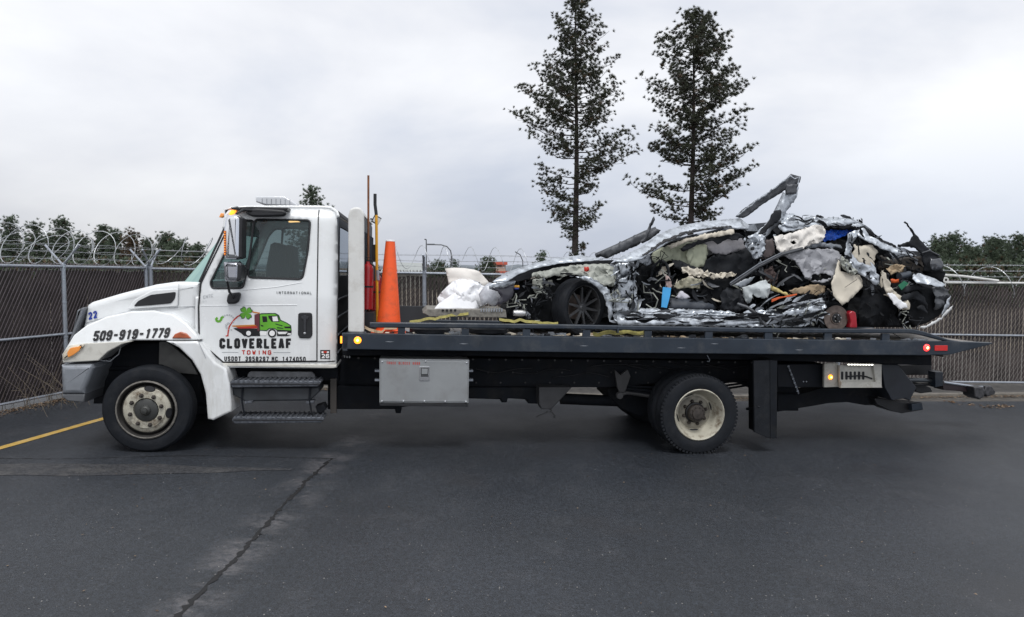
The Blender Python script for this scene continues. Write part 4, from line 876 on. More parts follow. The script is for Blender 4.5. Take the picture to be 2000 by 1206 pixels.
decal([(1190, 448), (1290, 446), (1292, 476), (1205, 474)], ink, 5); decal([(1085, 500), (1305, 512), (1300, 570), (1240, 590), (1085, 590)], ink, 4); decal([(1090, 526), (1245, 526), (1215, 560), (1110, 562)], inkw, 5); decal([(1250, 545), (1300, 550), (1290, 572), (1235, 570)], inkw, 5)
decal([(825, 528), (925, 532), (920, 580), (835, 580)], inkw, 4); decal([(1060, 400), (1170, 430), (1160, 445), (1060, 415)], inkdg, 5); decal([(1090, 455), (1180, 470), (1175, 482), (1085, 475)], inkdg, 5); decal([(835, 420), (880, 430), (880, 450), (850, 445)], ink, 5)
for cx, cy, r1, r2 in ((1012, 548, 64, 42), (658, 548, 56, 36)): decal(circ(cx, cy, r1), ink, 6); decal(circ(cx, cy, r2), inkw, 7)
# little square sticker reading 26
MB().prism(TL([(625.5, 684), (644.5, 684), (644.5, 701.5), (625.5, 701.5)], DV), DV - .001, DV + .002).build('sticker', ink, truck)
MB().prism(TL([(628, 686.5), (642.5, 686.5), (642.5, 690), (628, 690)], DV), DV - .002, DV).build('sticker_band', inkw, truck); MB().prism(TL([(631.5, 686), (639, 686), (638, 690), (632, 690)], DV), DV - .003, DV).build('sticker_mark', inkred, truck)
lettering('26', (628, 700), (643, 700), 8.5, DV - .002, 1.3, gap=.15).build('sticker_number', inkw, truck)

# hoses, chains and bolts under the bed
random.seed(44)
for i in range(7):
    x0 = 930 + i * 75; v = .66 + .02 * (i % 3); y0 = 716 + random.uniform(-6, 20)
    pts = [TP(x0 + k * 22, y0 + 5 * math.sin(k * .9 + i) + (k % 3) * 1.5, v) for k in range(6)]
    MB().tube(pts, .009, 6).build('hydraulic_hose', black, truck)
for i in range(26):
    p = TP(700 + i * 32, 700 + (i * 32) * .011, .34); MB().lathe([(0, -.012), (.012, -.012), (.014, 0)], (p.x, .35, p.z), 6).build('frame_bolt', hg, truck)
for i in range(22):
    x = 930 + i * 24; p = TP(x, 728 if i % 2 else 748, .71); MB().lathe([(0, -.010), (.011, -.010), (.013, 0)], (p.x, .72, p.z), 6).build('frame_bolt', hg, truck)
for k in range(14):
    a = TP(1540 + k * 1.5, 716 + k * 4, .43); mb = MB().lathe([(.011 + .004 * math.cos(t), .004 * math.sin(t)) for t in [j * math.pi / 3 for j in range(7)]], (0, 0, 0), 10)
    mb.xf(Matrix.Translation(a) @ Matrix.Rotation(math.radians(90 * (k % 2)), 4, 'Z')); mb.build('chain_link', galv, truck)
for (x, y) in ((760, 668), (905, 672), (1140, 676), (1330, 680), (1395, 672), (1560, 684)):
    q = TP(x, y, BV); MB().prism([(q.x - .05, q.z), (q.x - .01, q.z + .006), (q.x + .06, q.z + .002), (q.x + .01, q.z - .004)], BV - .0012, BV, 0).build('paint_scrape', dullmetal, truck)
# ================================================================ cargo on the bed
def onbed(px, v): return TP(px, 652 + (px - 700) * .014, v).z if False else wA - .010
WB = wA - .010
# cone
cx = TP(760, 600, .38).x; cone = MB()
top = TP(760, 470, .38).z
prof = [(.215, WB + .0), (.215, WB + .03), (.165, WB + .045), (.145, WB + .06), (.056, top - .02), (.054, top), (.046, top + .004), (.044, top - .05)]
k = MB(); k.box((cx - .2, .38 - .2, WB), (cx + .2, .38 + .2, WB + .03))
k.lathe([(r, z) for r, z in prof[2:]], (cx, .38, 0), 40, ax='w')
cr_ = Root('traffic_cone', 'tall orange traffic cone standing on the truck bed behind the cab', 'traffic cone', (cx, .38, WB))
k.build('cone_body', orange, cr_); MB().lathe([(.0565, top - .012), (.0555, top), (.048, top + .006), (.044, top + .005), (.042, top - .03)], (cx, .38, 0), 24, ax='w').build('cone_tip', inkw, cr_)
# extinguishers
for (px, y0, y1, v, lab) in ((717, 516, 604, .55, 'red fire extinguisher at the left of two beside the cab guard'), (733, 535, 606, .85, 'red fire extinguisher half hidden between the other one and the orange cone')):
    b = TP(px, y1, v); t = TP(px, y0, v); r = .07
    e = Root('fire_extinguisher', lab, 'fire extinguisher', (b.x, v, b.z), group='fire extinguishers behind the cab')
    MB().lathe([(.0, b.z), (r, b.z), (r, t.z - .06), (r * .8, t.z - .015), (.03, t.z), (.025, t.z + .03), (0, t.z + .03)], (b.x, v, 0), 24, ax='w').build('cylinder', red, e)
    hd_ = MB().box((b.x - .05, v - .02, t.z + .03), (b.x + .06, v + .02, t.z + .05)).box((b.x - .06, v - .015, t.z + .07), (b.x + .04, v + .015, t.z + .08)).build('valve_handle', black, e)
    MB().tube([(b.x + .02, v, t.z + .03), (b.x + .08, v - .03, t.z - .03), (b.x + .085, v - .04, t.z - .2)], .012, 8).build('hose', black, e)
    MB().lathe([(r + .003, (b.z + t.z) / 2 - .01), (r + .003, (b.z + t.z) / 2 + .01)], (b.x, v, 0), 24, ax='w').build('strap', black, e)
    MB().tube([(b.x, v + .05, b.z), (b.x, v + .12, b.z - .02), (b.x - .05, v + .12, WB)], .015, 6).build('bracket', black, e)
tr_ = MB().box((TP(712, 1, .5).x, .35, WB), (TP(742, 1, .5).x, 1.1, TP(712, 606, .5).z - .02)).build('tool_tray', black, off=(TP(720, 1, .5).x, .6, WB)); tag(tr_, 'low black tray holding the extinguishers behind the white cab guard', 'tray')
a, b = TP(719.5, 343, .62), TP(719.5, 640, .62)
tag(MB().tube([(b.x, .62, WB + .02), (a.x, .62, a.z)], .013, 10).build('broom_handle', wood, off=(b.x, .62, WB)), 'long brown wooden pole standing upright behind the cab, tallest of the tools', 'pole')
sh = Root('long_handled_tool', 'yellow pole with a thick black grip standing between the brown pole and the cone', 'tool', (TP(738, 640, .7).x, .7, WB))
MB().tube([(TP(738, 600, .7).x, .7, WB + .02), TP(735, 418, .7)], .017, 10).build('handle', yellow, sh)
MB().tube([TP(735, 420, .7), TP(732.5, 400, .7), TP(732.5, 379, .7)], .020, 12).build('grip', black, sh)
MB().tube([TP(737, 528, .7), TP(738, 548, .7)], .022, 10).build('collar', galv, sh)
# far black stake
def cloth(px, v, depth, name, m, label, cat, amp=.02, parent=None, bulge=.12, seed=1, tu=0, solid=.004, fr=5.):
    mb = sheet(MB(), px, v, amp, .045, fr, tu, .25, bulge, seed=seed, ridge=False)
    mb2 = sheet(MB(), [(x + 4, y + (2 if y > 590 else 1)) for x, y in px], v + depth, amp, .06, fr, tu, -.15, 0, seed=seed + 3, ridge=False)
    o = mb.build(name, m, off=tuple(TP(px[0][0], 604, v)), solid=solid, smooth=70) if not parent else mb.build(name, m, parent, solid=solid, smooth=70)
    if not parent: tag(o, label, cat)
    return o
bag = Root('plastic_sheet_bundle', 'bundle of crumpled white and cream plastic sheeting on the bed ahead of the wreck', 'tarpaulin', tuple(TP(910, 620, .9)))
c1 = [(869, 525), (885, 523.5), (905, 524), (925, 527), (936, 531), (945, 541), (955, 552), (950, 570), (930, 580), (900, 578), (878, 566), (874, 545)]
sheet(MB(), c1, 1.0, .018, .03, 6, .1, .1, .10, seed=3, st=.45).build('cream_sheet', tarpc, bag, solid=.004, smooth=50)
c2 = [(857, 592), (854, 582), (862, 570), (872, 560), (884, 550), (900, 545), (918, 546), (936, 552), (948, 562), (956, 575), (955, 590), (940, 598), (900, 602), (870, 600)]
sheet(MB(), c2, .85, .024, .028, 8, .1, .2, .14, seed=5, st=1.6).build('white_sheet', tarp, bag, solid=.004, smooth=40)
c3 = [(846, 604), (857, 592), (870, 584), (889, 572), (903, 562.5), (913, 566), (922, 572), (930, 586), (937, 604), (920, 609), (888, 606), (865, 607)]
sheet(MB(), c3, .66, .012, .05, 3, .3, .5, .0, seed=8, ridge=True).build('folded_white_sheet', tarp, bag, solid=.004, smooth=25)
c4 = [(944, 560), (956, 552), (970, 556), (982, 575), (978, 590), (962, 598), (950, 592), (940, 598), (935, 575)]
sheet(MB(), c4, .62, .02, .035, 8, 0, .1, .1, seed=9).build('clear_plastic_sheet', clearp, bag, solid=.003, smooth=60)
mbc = MB(); cc = TP(905, 570, 1.1)
for (x, y, v, r) in ((900, 585, 1.15, .17), (925, 580, 1.2, .18), (905, 560, 1.3, .16)):
    q = TP(x, y, v); mbc.lathe([(0, q.z - r), (r * .7, q.z - r * .7), (r, q.z), (r * .7, q.z + r * .7), (0, q.z + r)], (q.x, v, 0), 14, ax='w')
mbc.build('inner_padding', tarpc, bag)
# dolly skates, boards, straps
bd = Root('loading_board', 'flat dusty grey perforated board lying under the white plastic bundle', 'board', tuple(TP(900, 618, .5)))
MB().prism(TL([(826, 612), (834, 604), (905, 605), (988, 606), (990, 621), (905, 620), (840, 619)], .4), .4, 1.3, .008).build('board', mat('dusty_grey_board', (.20, .19, .17), .8, var=.35, scale=20, bump=.01, bscale=20), bd)
for i in range(4): q = TP(865 + i * 8, 606.5, .39); MB().box((q.x - .014, .388, q.z - .012), (q.x + .014, .41, q.z + .012)).build('slot', ink, bd)
for i in range(9): q = TP(940 + i * 5, 606, .39); MB().box((q.x - .006, .385, q.z - .02), (q.x + .006, .41, q.z + .02)).build('rung', galv, bd)
for i, (x, lab) in enumerate(((840, 'flat black tyre skate on the bed edge below the left of the white bundle'), (952, 'flat black tyre skate on the bed edge in front of the wreck'))):
    q = TP(x, 646, .2); sk = MB().lathe([(.0, q.z - .04), (.2, q.z - .04), (.24, q.z - .02), (.24, q.z + .02), (.2, q.z + .035), (.13, q.z + .03), (.12, q.z + .01), (0, q.z + .01)], (q.x, .26, 0), 32, ax='w')
    tag(sk.build('tyre_skate', rubber, off=(q.x, .26, WB)), lab, 'skate', group='tyre skates on the bed')
def strap(pts, wd, lab, name='ratchet_strap', m=strapy):
    mb = MB(); P = [Vector(p) for p in pts]; out = []
    for a, b in zip(P, P[1:]):
        k = max(2, int((b - a).length / .06))
        for j in range(k): out.append(a.lerp(b, j / k) + Vector((0, random.gauss(0, .012), .006 * math.sin(j * 1.1 + k) + random.gauss(0, .007))))
    out.append(P[-1]); vs = []
    for i, p in enumerate(out): s = Vector((0, .4, .6)).normalized() * wd / 2; vs += [p - s, p + s, p + s + Vector((0, .004, .002)), p - s + Vector((0, .004, .002))]
    mb.add(vs, [(4 * i + a, 4 * i + b, 4 * i + 4 + b, 4 * i + 4 + a) for i in range(len(out) - 1) for a, b in ((0, 1), (1, 2), (2, 3), (3, 0))])
    tag(mb.build(name, m, off=tuple(P[0])), lab, 'strap')
strap([TP(800, 629, .3), TP(840, 623, .34), TP(880, 617, .38), TP(915, 613, .385)], .034, 'yellow strap lying slack over the left end of the grey board')
strap([TP(975, 624, .2), TP(1005, 628, .15), TP(1060, 631, .1), TP(1090, 632, .08)], .035, 'thin yellow strap running along the rail towards the wreck front wheel')
strap([TP(1158, 652, .06), TP(1190, 650, .06), TP(1225, 650, .07), TP(1262, 650, .08)], .05, 'dirty yellow strap showing under the rail between the posts below the wreck wheel')
strap([TP(712, 642, .2), TP(730, 647, .16), TP(745, 651, .15), TP(752, 643, .2), (TP(775, 641, .2))], .035, 'tan strap tangled at the foot of the orange cone', m=tan)
sc = MB()
for (x, y, r, m) in [(random.uniform(700, 1850), 0, 0, 0) for _ in range(150)]:
    q = Vector((TP(x, 655, .2).x, random.uniform(.08, .5), WB + .02)); s = random.uniform(.02, .07)
    tmp = MB().box((-s, -s * .6, -s * .25), (s, s * .6, s * .25)).xf(Matrix.Translation(q) @ Matrix.Rotation(random.uniform(0, 3), 4, 'Z') @ Matrix.Rotation(random.uniform(-.4, .4), 4, 'Y')); sc.add(tmp.v, tmp.f, random.choice([0, 0, 1, 2, 3]))
o_ = sc.build('bed_debris', [silverd, black, tan, beige], off=(2.5, .3, WB), smooth=0, kind='stuff'); tag(o_, 'small broken scraps scattered along the edge of the truck bed', 'debris')
# ================================================================ the wreck
wk = Root('wrecked_car', 'crushed and torn silver car wreck strapped on the flatbed, its near side ripped open', 'car', tuple(TP(1400, 640, 1.1)))
def sh_(name, px, v, m, amp=.03, sp=.055, fr=7., tu=0, tw=0, bulge=0, solid=.006, smooth=28, seed=None, ridge=True, holes=(), parent=None, label=None, st=1., tear=.010):
    return sheet(MB(), px, v, amp, sp, fr, tu, tw, bulge, holes, 0, seed if seed is not None else (len(name) + len(px) * .7 + px[0][0] * .01), ridge, 0., st, tear).build(name, m, wk, parent=parent, solid=solid, smooth=smooth, label=label)
def blk_(name, px, v0, v1, m, r=.02): return MB().prism(dens(TL(px, v0) + [TL(px, v0)[0]], .12)[:-1], v0, v1, r).build(name, m, wk, smooth=30)
def bar_(name, pts, r, m, v=None, n=8, flat=1., parent=None):
    P = [TP(p[0], p[1], p[2] if len(p) > 2 else v) for p in pts]; mb = MB().tube(P, r, n)
    return mb.build(name, m, wk, parent=parent, smooth=40)
# dark cabin mass
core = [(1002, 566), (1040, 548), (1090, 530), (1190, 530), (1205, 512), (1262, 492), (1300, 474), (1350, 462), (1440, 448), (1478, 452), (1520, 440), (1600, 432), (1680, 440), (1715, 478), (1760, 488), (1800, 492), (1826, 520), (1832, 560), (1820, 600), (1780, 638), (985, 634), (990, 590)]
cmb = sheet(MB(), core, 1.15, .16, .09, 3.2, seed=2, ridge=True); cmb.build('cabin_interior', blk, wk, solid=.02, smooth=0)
core2 = [(1010, 560), (1100, 525), (1190, 515), (1300, 470), (1440, 440), (1560, 430), (1680, 440), (1760, 490), (1810, 520), (1780, 630), (1010, 632)]
sheet(MB(), core2, 1.75, .1, .12, 3.2, seed=12).build('far_side_body', silverd, wk, solid=.01, smooth=0)
MB().prism(TL([(1200, 618), (1780, 620), (1780, 639), (1200, 636)], .7), .6, 1.9, .02).build('floor_pan', blk, wk)
MB().prism(TL([(985, 618), (1200, 620), (1200, 636), (985, 634)], 1.0), 1.0, 1.9, .02).build('floor_pan', blk, wk)
# front: bonnet, strut, headlamp, engine
sh_('bonnet', [(956, 550), (967, 543), (985, 533), (1009, 525), (1051, 513), (1085, 506), (1114, 501.5), (1143, 499), (1185, 506), (1166, 509.5), (1093, 515), (1040, 525), (1008, 536), (984, 549)], .55, silver, tear=.003, amp=.006, sp=.07, fr=3.5, tw=1.6, smooth=40, solid=.01)
blk_('bonnet_underside', [(984, 549), (1008, 536), (1040, 525), (1093, 515), (1168, 509), (1200, 508), (1190, 518), (1095, 524), (1060, 534), (1034, 545), (1010, 552)], .66, 1.6, blk2, .01)
sh_('bent_fender', [(1037, 542), (1038, 535), (1072, 527), (1114, 519), (1150, 517), (1188, 516), (1200, 524), (1200, 545), (1197, 562), (1180, 558), (1164, 551), (1143, 541), (1128, 537), (1114, 536), (1098, 541), (1082, 539), (1070, 543), (1057, 543.5), (1047, 541)], .36, primer, .022, .035, 11, 0, .4)
sh_('fender_edge', [(1124, 541), (1150, 541), (1172, 552), (1190, 566), (1197, 590), (1196, 618), (1190, 628), (1186, 600), (1178, 576), (1160, 556), (1140, 547)], .30, silver, .015, .03, 10)
sh_('torn_red_tag', [(1141, 522), (1150, 521), (1151, 530), (1142, 530)], .30, inkred, .003, .03)
hb = sh_('headlamp_housing', [(954, 559), (966, 553), (984, 550), (1007, 549), (1005, 556), (990, 560), (968, 562), (957, 565)], .42, silver, .01, .03, 8)
sh_('bumper_corner', [(957, 563), (985, 560), (1005, 556), (1003, 574), (997, 584), (988, 591), (967, 598), (978, 580), (972, 570)], .44, mat('dark_plum_plastic', (.06, .058, .075), .35, coat=.4), .008, .04, 5, smooth=40)
blk_('engine_block', [(990, 590), (1006, 560), (1030, 548), (1075, 545), (1102, 560), (1092, 632), (985, 630)], .75, 1.4, blk, .03)
sh_('strut_tower', [(1040, 546), (1063, 543), (1062, 560), (1056, 574), (1044, 572), (1040, 560)], .55, primer, .02, .03)
for (x, y) in ((1048, 548), (1050, 553), (1052, 558)): p = TP(x, y, .52); MB().lathe([(0, 0), (.008, 0)], (p.x, .5, p.z), 8).build('bolt_hole', ink, wk, smooth=0)
p = TP(1012, 612, .5); MB().lathe([(0, -.06), (.035, -.06), (.04, -.04), (.04, .06), (.03, .09), (0, .09)], (p.x, .5, p.z), 16, ax='u').build('compressor', mat('bright_cast_alloy', (.62, .63, .64), .35, .6), wk)
bar_('coolant_cap', [(1005, 560, .46), (1014, 560, .46)], .016, yellow); bar_('coolant_cap', [(1005, 564, .46), (1013, 564, .46)], .012, inkblue)
pal = [blk, blk2, silverd, primer, silver, darkgrey, beige]
def clutter(poly, v0, v1, n, s0, s1, wts, name='torn_fragments', seed=1, cables=0):
    random.seed(seed); mb = MB(); xs = [p[0] for p in poly]; ys = [p[1] for p in poly]; c = 0
    while c < n:
        q = (random.uniform(min(xs), max(xs)), random.uniform(min(ys), max(ys)))
        if not inside(q, poly): continue
        c += 1; v = random.uniform(v0, v1); P = TP(q[0], q[1], v); s = random.uniform(s0, s1) ; mi = random.choices(range(len(pal)), wts)[0]; ty = random.random()
        M = Matrix.Translation(P) @ Matrix.Rotation(random.uniform(-1.2, 1.2), 4, 'Z') @ Matrix.Rotation(random.uniform(-1.6, 1.6), 4, 'Y') @ Matrix.Rotation(random.uniform(-.8, .8), 4, 'X')
        if ty < .55:                                     # bent plate with folds
            k = random.randint(4, 7); pts = []
            for i in range(k):
                a = 2 * math.pi * i / k; rr = s * random.uniform(.35, 1); pts.append((rr * math.cos(a) * 1.3, random.uniform(-.3, .3) * s, rr * math.sin(a) * .8))
            t = MB().add([(0, -.2 * s, 0)] + pts, [(0, i + 1, (i + 1) % k + 1) for i in range(k)])
            b = [(x, y + .006, z) for x, y, z in t.v]; t.add(b, [(f[0], f[2], f[1]) for f in t.f])
        elif ty < .8: t = MB().box((-s, -s * .2, -s * .12), (s, s * .2, s * .12))
        else:
            pts = [Vector((-s * 1.6, 0, 0))]
            for i in range(4): pts.append(pts[-1] + Vector((s * .8, random.uniform(-.5, .5) * s, random.uniform(-.6, .6) * s)))
            t = MB().tube(pts, random.uniform(.004, .011), 5)
        t.xf(M); mb.add(t.v, t.f, mi)
    for _ in range(cables):
        q = (random.uniform(min(xs), max(xs)), random.uniform(min(ys), max(ys)))
        if not inside(q, poly): continue
        P = TP(q[0], q[1], v0); pts = [P]
        for i in range(7): pts.append(pts[-1] + Vector((random.gauss(0, .06), random.gauss(0, .03), random.gauss(-.01, .05))))
        t = MB().tube(pts, random.uniform(.004, .009), 5); mb.add(t.v, t.f, random.choice([0, 0, 1, 3]))
    return mb.build(name, pal, wk, smooth=0, kind='stuff')
clutter([(990, 560), (1030, 545), (1075, 545), (1075, 628), (990, 628)], .5, .8, 65, .02, .07, (5, 4, 2, 1, .5, 2, 0), 'engine_bay_fragments', 3, 14)
# front wheel of the wreck, steered away
wc = TP(1141, 601, .52); wm = []
def placew(m, yaw, tilt=0):
    m.xf(Matrix.Translation(wc) @ Matrix.Rotation(math.radians(yaw), 4, 'Z') @ Matrix.Rotation(math.radians(tilt), 4, 'X')); return m
Rw = .365
tp = [(.272, .02), (.278, .0), (.31, -.012), (.345, -.006), (Rw, .03), (Rw, .10), (Rw - .008, .105), (Rw, .11), (Rw, .18), (Rw - .008, .185), (Rw, .19), (.345, .235), (.28, .235), (.272, .22)]
rimw = placew(MB().lathe([(.272, .0), (.278, -.006), (.268, -.002), (.26, .02), (.255, .20)], (0, 0, 0), 48), 30).build('wheel', mat('dark_alloy_rim', (.17, .175, .185), .28, .7), wk)
placew(MB().lathe(tp, (0, 0, 0), 64), 30).build('tyre', rubber, wk, parent=rimw, smooth=30)
for k in range(10):
    a = 2 * math.pi * (k + .3) / 10; sp = MB().add([(.03, .035, -.020), (.03, .035, .020), (.255, .008, .011), (.255, .008, -.011), (.03, .07, -.014), (.03, .07, .014), (.255, .04, .006), (.255, .04, -.006)], [(0, 1, 2, 3), (4, 7, 6, 5), (0, 3, 7, 4), (1, 5, 6, 2)])
    sp.xf(Matrix.Rotation(a, 4, 'Y')); placew(sp, 30).build('spoke', MATS['dark_alloy_rim'], wk, parent=rimw, smooth=0)
placew(MB().lathe([(0, .02), (.03, .022), (.04, .035), (.045, .07), (0, .07)], (0, 0, 0), 20), 30).build('hub', MATS['dark_alloy_rim'], wk, parent=rimw)
placew(MB().lathe([(0, .16), (.16, .16), (.16, .18), (0, .18)], (0, 0, 0), 32), 30).build('brake_disc', discm, wk, parent=rimw)
placew(MB().lathe([(0, .21), (.245, .21)], (0, 0, 0), 32), 30).build('wheel_back', blk, wk, parent=rimw)
# firewall and lower pillar
sh_('door_pillar', [(1196, 520), (1212, 511), (1236, 508), (1242, 530), (1240, 560), (1246, 590), (1250, 612), (1235, 628), (1205, 628), (1196, 600), (1199, 560)], .38, silver, .035, .034, 8, .2)
sh_('folded_pillar_plate', [(1205, 520), (1222, 518), (1228, 545), (1222, 575), (1210, 580), (1203, 550)], .32, silverd, .03, .022, 16)
clutter([(1198, 515), (1240, 512), (1246, 625), (1200, 625)], .27, .42, 55, .012, .045, (2, 2, 4, 1, 6, 1, 0), 'pillar_fragments', 4, 6)
# sill
sh_('sill', st=.22, px=[(1205, 608), (1246, 603), (1310, 604), (1374, 606), (1430, 609), (1462, 618), (1500, 622), (1545, 620), (1592, 612), (1594, 626), (1570, 637), (1480, 638), (1340, 636.5), (1210, 634), (1198, 624)], v=.30, m=silver, amp=.022, sp=.03, fr=9, tw=.6)
for i, y in enumerate((611, 617, 624)): sh_('sill_fold', [(1215, y), (1330, y + .5), (1440, y + 4), (1470, y + 7), (1440, y + 7), (1330, y + 3.5), (1215, y + 3)], .25 + .0 * i, (silver, silverd, silver)[i], .010, .03, 12, st=.2)
blk_('sill_slot', [(1310, 611), (1323, 611), (1323, 614.5), (1310, 614.5)], .235, .25, ink, .001)
sh_('torn_floor_metal', [(1452, 612), (1480, 605), (1512, 606), (1540, 596), (1578, 586), (1605, 582), (1612, 600), (1600, 618), (1575, 630), (1520, 634), (1475, 634), (1455, 626)], .36, silver, .035, .032, 10, st=.4)
for q in ([(1500, 606), (1530, 600), (1565, 590), (1600, 584), (1600, 589), (1560, 598), (1530, 608), (1502, 612)], [(1490, 622), (1540, 614), (1590, 600), (1606, 596), (1604, 603), (1560, 618), (1500, 629)], [(1455, 614), (1475, 612), (1500, 622), (1490, 628), (1465, 624)]): sh_('torn_strip', q, .26, random.choice((silver, silverd)), .014, .03, 9, st=.3)
clutter([(1430, 606), (1510, 606), (1605, 582), (1610, 634), (1440, 636)], .22, .38, 75, .012, .05, (3, 2, 5, 1, 5, 1, .3), 'floor_fragments', 5, 8)
# windscreen pillar and roof rail
bar_('windscreen_pillar', [(1164, 500, 1.25), (1205, 482, 1.1), (1262, 455, .95), (1282, 448, .9)], .035, darkgrey)
sh_('windscreen_pillar_plate', [(1164, 497), (1205, 477), (1243, 459), (1281, 447), (1290, 450), (1275, 465), (1240, 482), (1185, 505)], .80, darkgrey, .008, .05, 5, smooth=30, solid=.02)
sh_('roof_rail', [(1184, 512), (1205, 500), (1240, 486), (1281, 462), (1310, 449), (1341, 440), (1396, 431), (1440, 427), (1464, 425), (1476, 440), (1470, 447), (1420, 445), (1380, 449), (1341, 457), (1303, 472), (1262, 494), (1236, 507), (1205, 514)], .42, silver, tear=.002, amp=.004, sp=.05, fr=4, tw=1.1, bulge=.02, smooth=45, solid=.02)
for q in ([(1240, 499), (1281, 475), (1341, 452), (1396, 443.5), (1440, 440), (1440, 442.5), (1396, 446.5), (1341, 456), (1283, 479), (1243, 502)],): sh_('roof_rail_groove', q, .36, ink, .002, .06, 4, 0, 1.1, smooth=40)
sh_('roof_skin', [(1262, 470), (1300, 449), (1350, 438), (1440, 426), (1464, 425), (1470, 430), (1396, 434), (1340, 444), (1295, 462)], 1.1, blk2, .01, .06, 5, 0, 3.0)
sh_('headliner_edge', [(1302, 480), (1340, 466), (1380, 457), (1432, 448), (1434, 456), (1400, 463), (1370, 468), (1340, 474), (1310, 486)], .46, beige, .012, .035, 9)
sh_('headliner_torn_edge', [(1326, 486), (1350, 474), (1400, 463), (1440, 455), (1452, 462), (1440, 470), (1420, 468), (1402, 478), (1390, 470), (1360, 480), (1335, 492)], .50, blk2, .015, .03, 9)
sh_('bent_spike', [(1249, 473), (1257, 466), (1273, 432), (1276, 424), (1279, 430), (1270, 446), (1262, 470), (1256, 476)], .7, darkgrey, .006, .03, 6, solid=.02)
bar_('spike_cable', [(1276, 426, .7), (1270, 445, .7), (1266, 456, .75)], .010, blk)
# the lifted pillar fork
sh_('torn_roof_pillar', [(1437, 424), (1447, 413), (1490, 383), (1534, 352), (1545, 341), (1562, 346), (1560, 358), (1533, 372), (1500, 392), (1460, 421), (1452, 426)], .72, darkgrey, .008, .035, 6, smooth=30, solid=.045, tear=.004)
sh_('torn_roof_pillar_skin', [(1437, 422), (1490, 382), (1534, 351), (1545, 340.5), (1548, 344), (1500, 380), (1452, 414), (1442, 423)], .67, silverd, .006, .03, 8)
sh_('torn_centre_pillar', [(1534, 372), (1558, 358), (1556, 384), (1546, 398), (1534, 414), (1527, 434), (1507, 449), (1493, 466), (1477, 463), (1475, 456), (1497, 436), (1512, 416), (1524, 392)], .66, silver, .012, .04, 5, solid=.03)
sh_('centre_pillar_trim', [(1536, 360), (1558, 360), (1553, 378), (1536, 380)], .60, darkgrey, .01, .03, 6, solid=.03)
sh_('centre_pillar_trim', [(1512, 412), (1524, 410), (1525, 425), (1516, 436), (1500, 446), (1488, 460), (1478, 460), (1498, 436)], .60, blk2, .012, .03, 6, solid=.03)
bar_('pillar_edge_wire', [(1543, 344, .64), (1552, 350, .64), (1561, 346, .66), (1558, 362, .64), (1555, 384, .64)], .009, silver)
bar_('pillar_seam', [(1530, 376, .62), (1520, 398, .6), (1512, 414, .6)], .008, silverd)
# curtains, seats, cabin
sh_('airbag_curtain', [(1272, 492), (1300, 482), (1330, 474), (1366, 470), (1386, 484), (1380, 500), (1372, 520), (1356, 526), (1335, 516), (1305, 508), (1280, 520), (1272, 508)], .62, curtain, .016, .035, 7, 0, .1, .03, smooth=50, st=2.2)
sh_('airbag_fold', [(1345, 474), (1356, 472), (1352, 500), (1345, 518), (1340, 500)], .55, curtain, .01, .04, 6, smooth=70)
sh_('hanging_headliner', [(1366, 468), (1400, 470), (1437, 458), (1452, 468), (1455, 486), (1430, 494), (1410, 497), (1388, 496), (1380, 484)], .60, greycloth, .014, .035, 6, 0, .1, .0, smooth=45, tear=.02)
sh_('torn_seat', [(1362, 524), (1375, 508), (1391, 497), (1420, 497), (1453, 484), (1474, 500), (1476, 520), (1462, 536), (1440, 540), (1405, 536), (1380, 532)], .70, blk2, .03, .045, 5, 0, 0, .1, smooth=40)
sh_('centre_pillar_lower', [(1452, 466), (1468, 458), (1488, 458), (1497, 470), (1494, 488), (1488, 502), (1474, 506), (1458, 488)], .45, silver, .022, .03, 8)
for (x, y, r) in ((1471, 486, .022), (1462, 474, .010), (1482, 478, .012), (1478, 494, .009)): p = TP(x, y, .38); MB().lathe([(0, -.006), (r, -.006), (r, .02)], (p.x, .39, p.z), 12).build('pillar_hole', ink, wk, smooth=0)
sh_('pillar_strap', [(1494, 470), (1510, 466), (1512, 490), (1508, 508), (1488, 506), (1494, 490)], .44, mat('brown_plastic', (.07, .055, .055), .6), .012, .03)
sh_('white_airbag', [(1512, 463), (1542, 456), (1570, 446), (1594, 438.5), (1606, 443), (1612, 453), (1604, 472), (1580, 480), (1567, 483), (1527, 498), (1514, 486), (1510, 472)], .46, tarpc, .026, .024, 9, 0, .1, .03, smooth=50, ridge=True, tear=.012, holes=[[(1539, 474), (1547, 471), (1552, 475), (1545, 478)]])
sh_('crushed_roof', [(1514, 442), (1530, 428), (1542, 417), (1556, 417), (1570, 427), (1592, 421), (1619, 427), (1634, 424), (1662, 425), (1679, 433), (1687, 441), (1664, 445), (1629, 441), (1596, 446), (1567, 447), (1540, 453), (1522, 454)], .60, silver, .022, .04, 5, 0, .8, st=.5)
sh_('crushed_roof_layer', [(1520, 452), (1560, 450), (1600, 447), (1660, 445), (1690, 446), (1704, 460), (1690, 466), (1640, 452), (1580, 458)], .72, blk2, .03, .04, 8)
for q in ([(1560, 431), (1590, 424), (1612, 430), (1600, 434), (1575, 437)], [(1620, 432), (1650, 428), (1676, 436), (1650, 439), (1625, 440)], [(1525, 436), (1545, 422), (1556, 428), (1540, 444)]): sh_('roof_fold', q, .52, silver, .014, .025, 10)
clutter([(1518, 446), (1545, 415), (1565, 424), (1680, 424), (1710, 465), (1600, 462)], .6, .8, 35, .012, .045, (5, 3, 3, .5, 5, 2, 0), 'roof_fragments', 6, 5)
sh_('blue_sheet', [(1607, 449), (1625, 444), (1655, 444), (1667, 452), (1648, 462), (1630, 468), (1609, 473), (1605, 462)], .62, blue, .022, .024, 12, smooth=0)
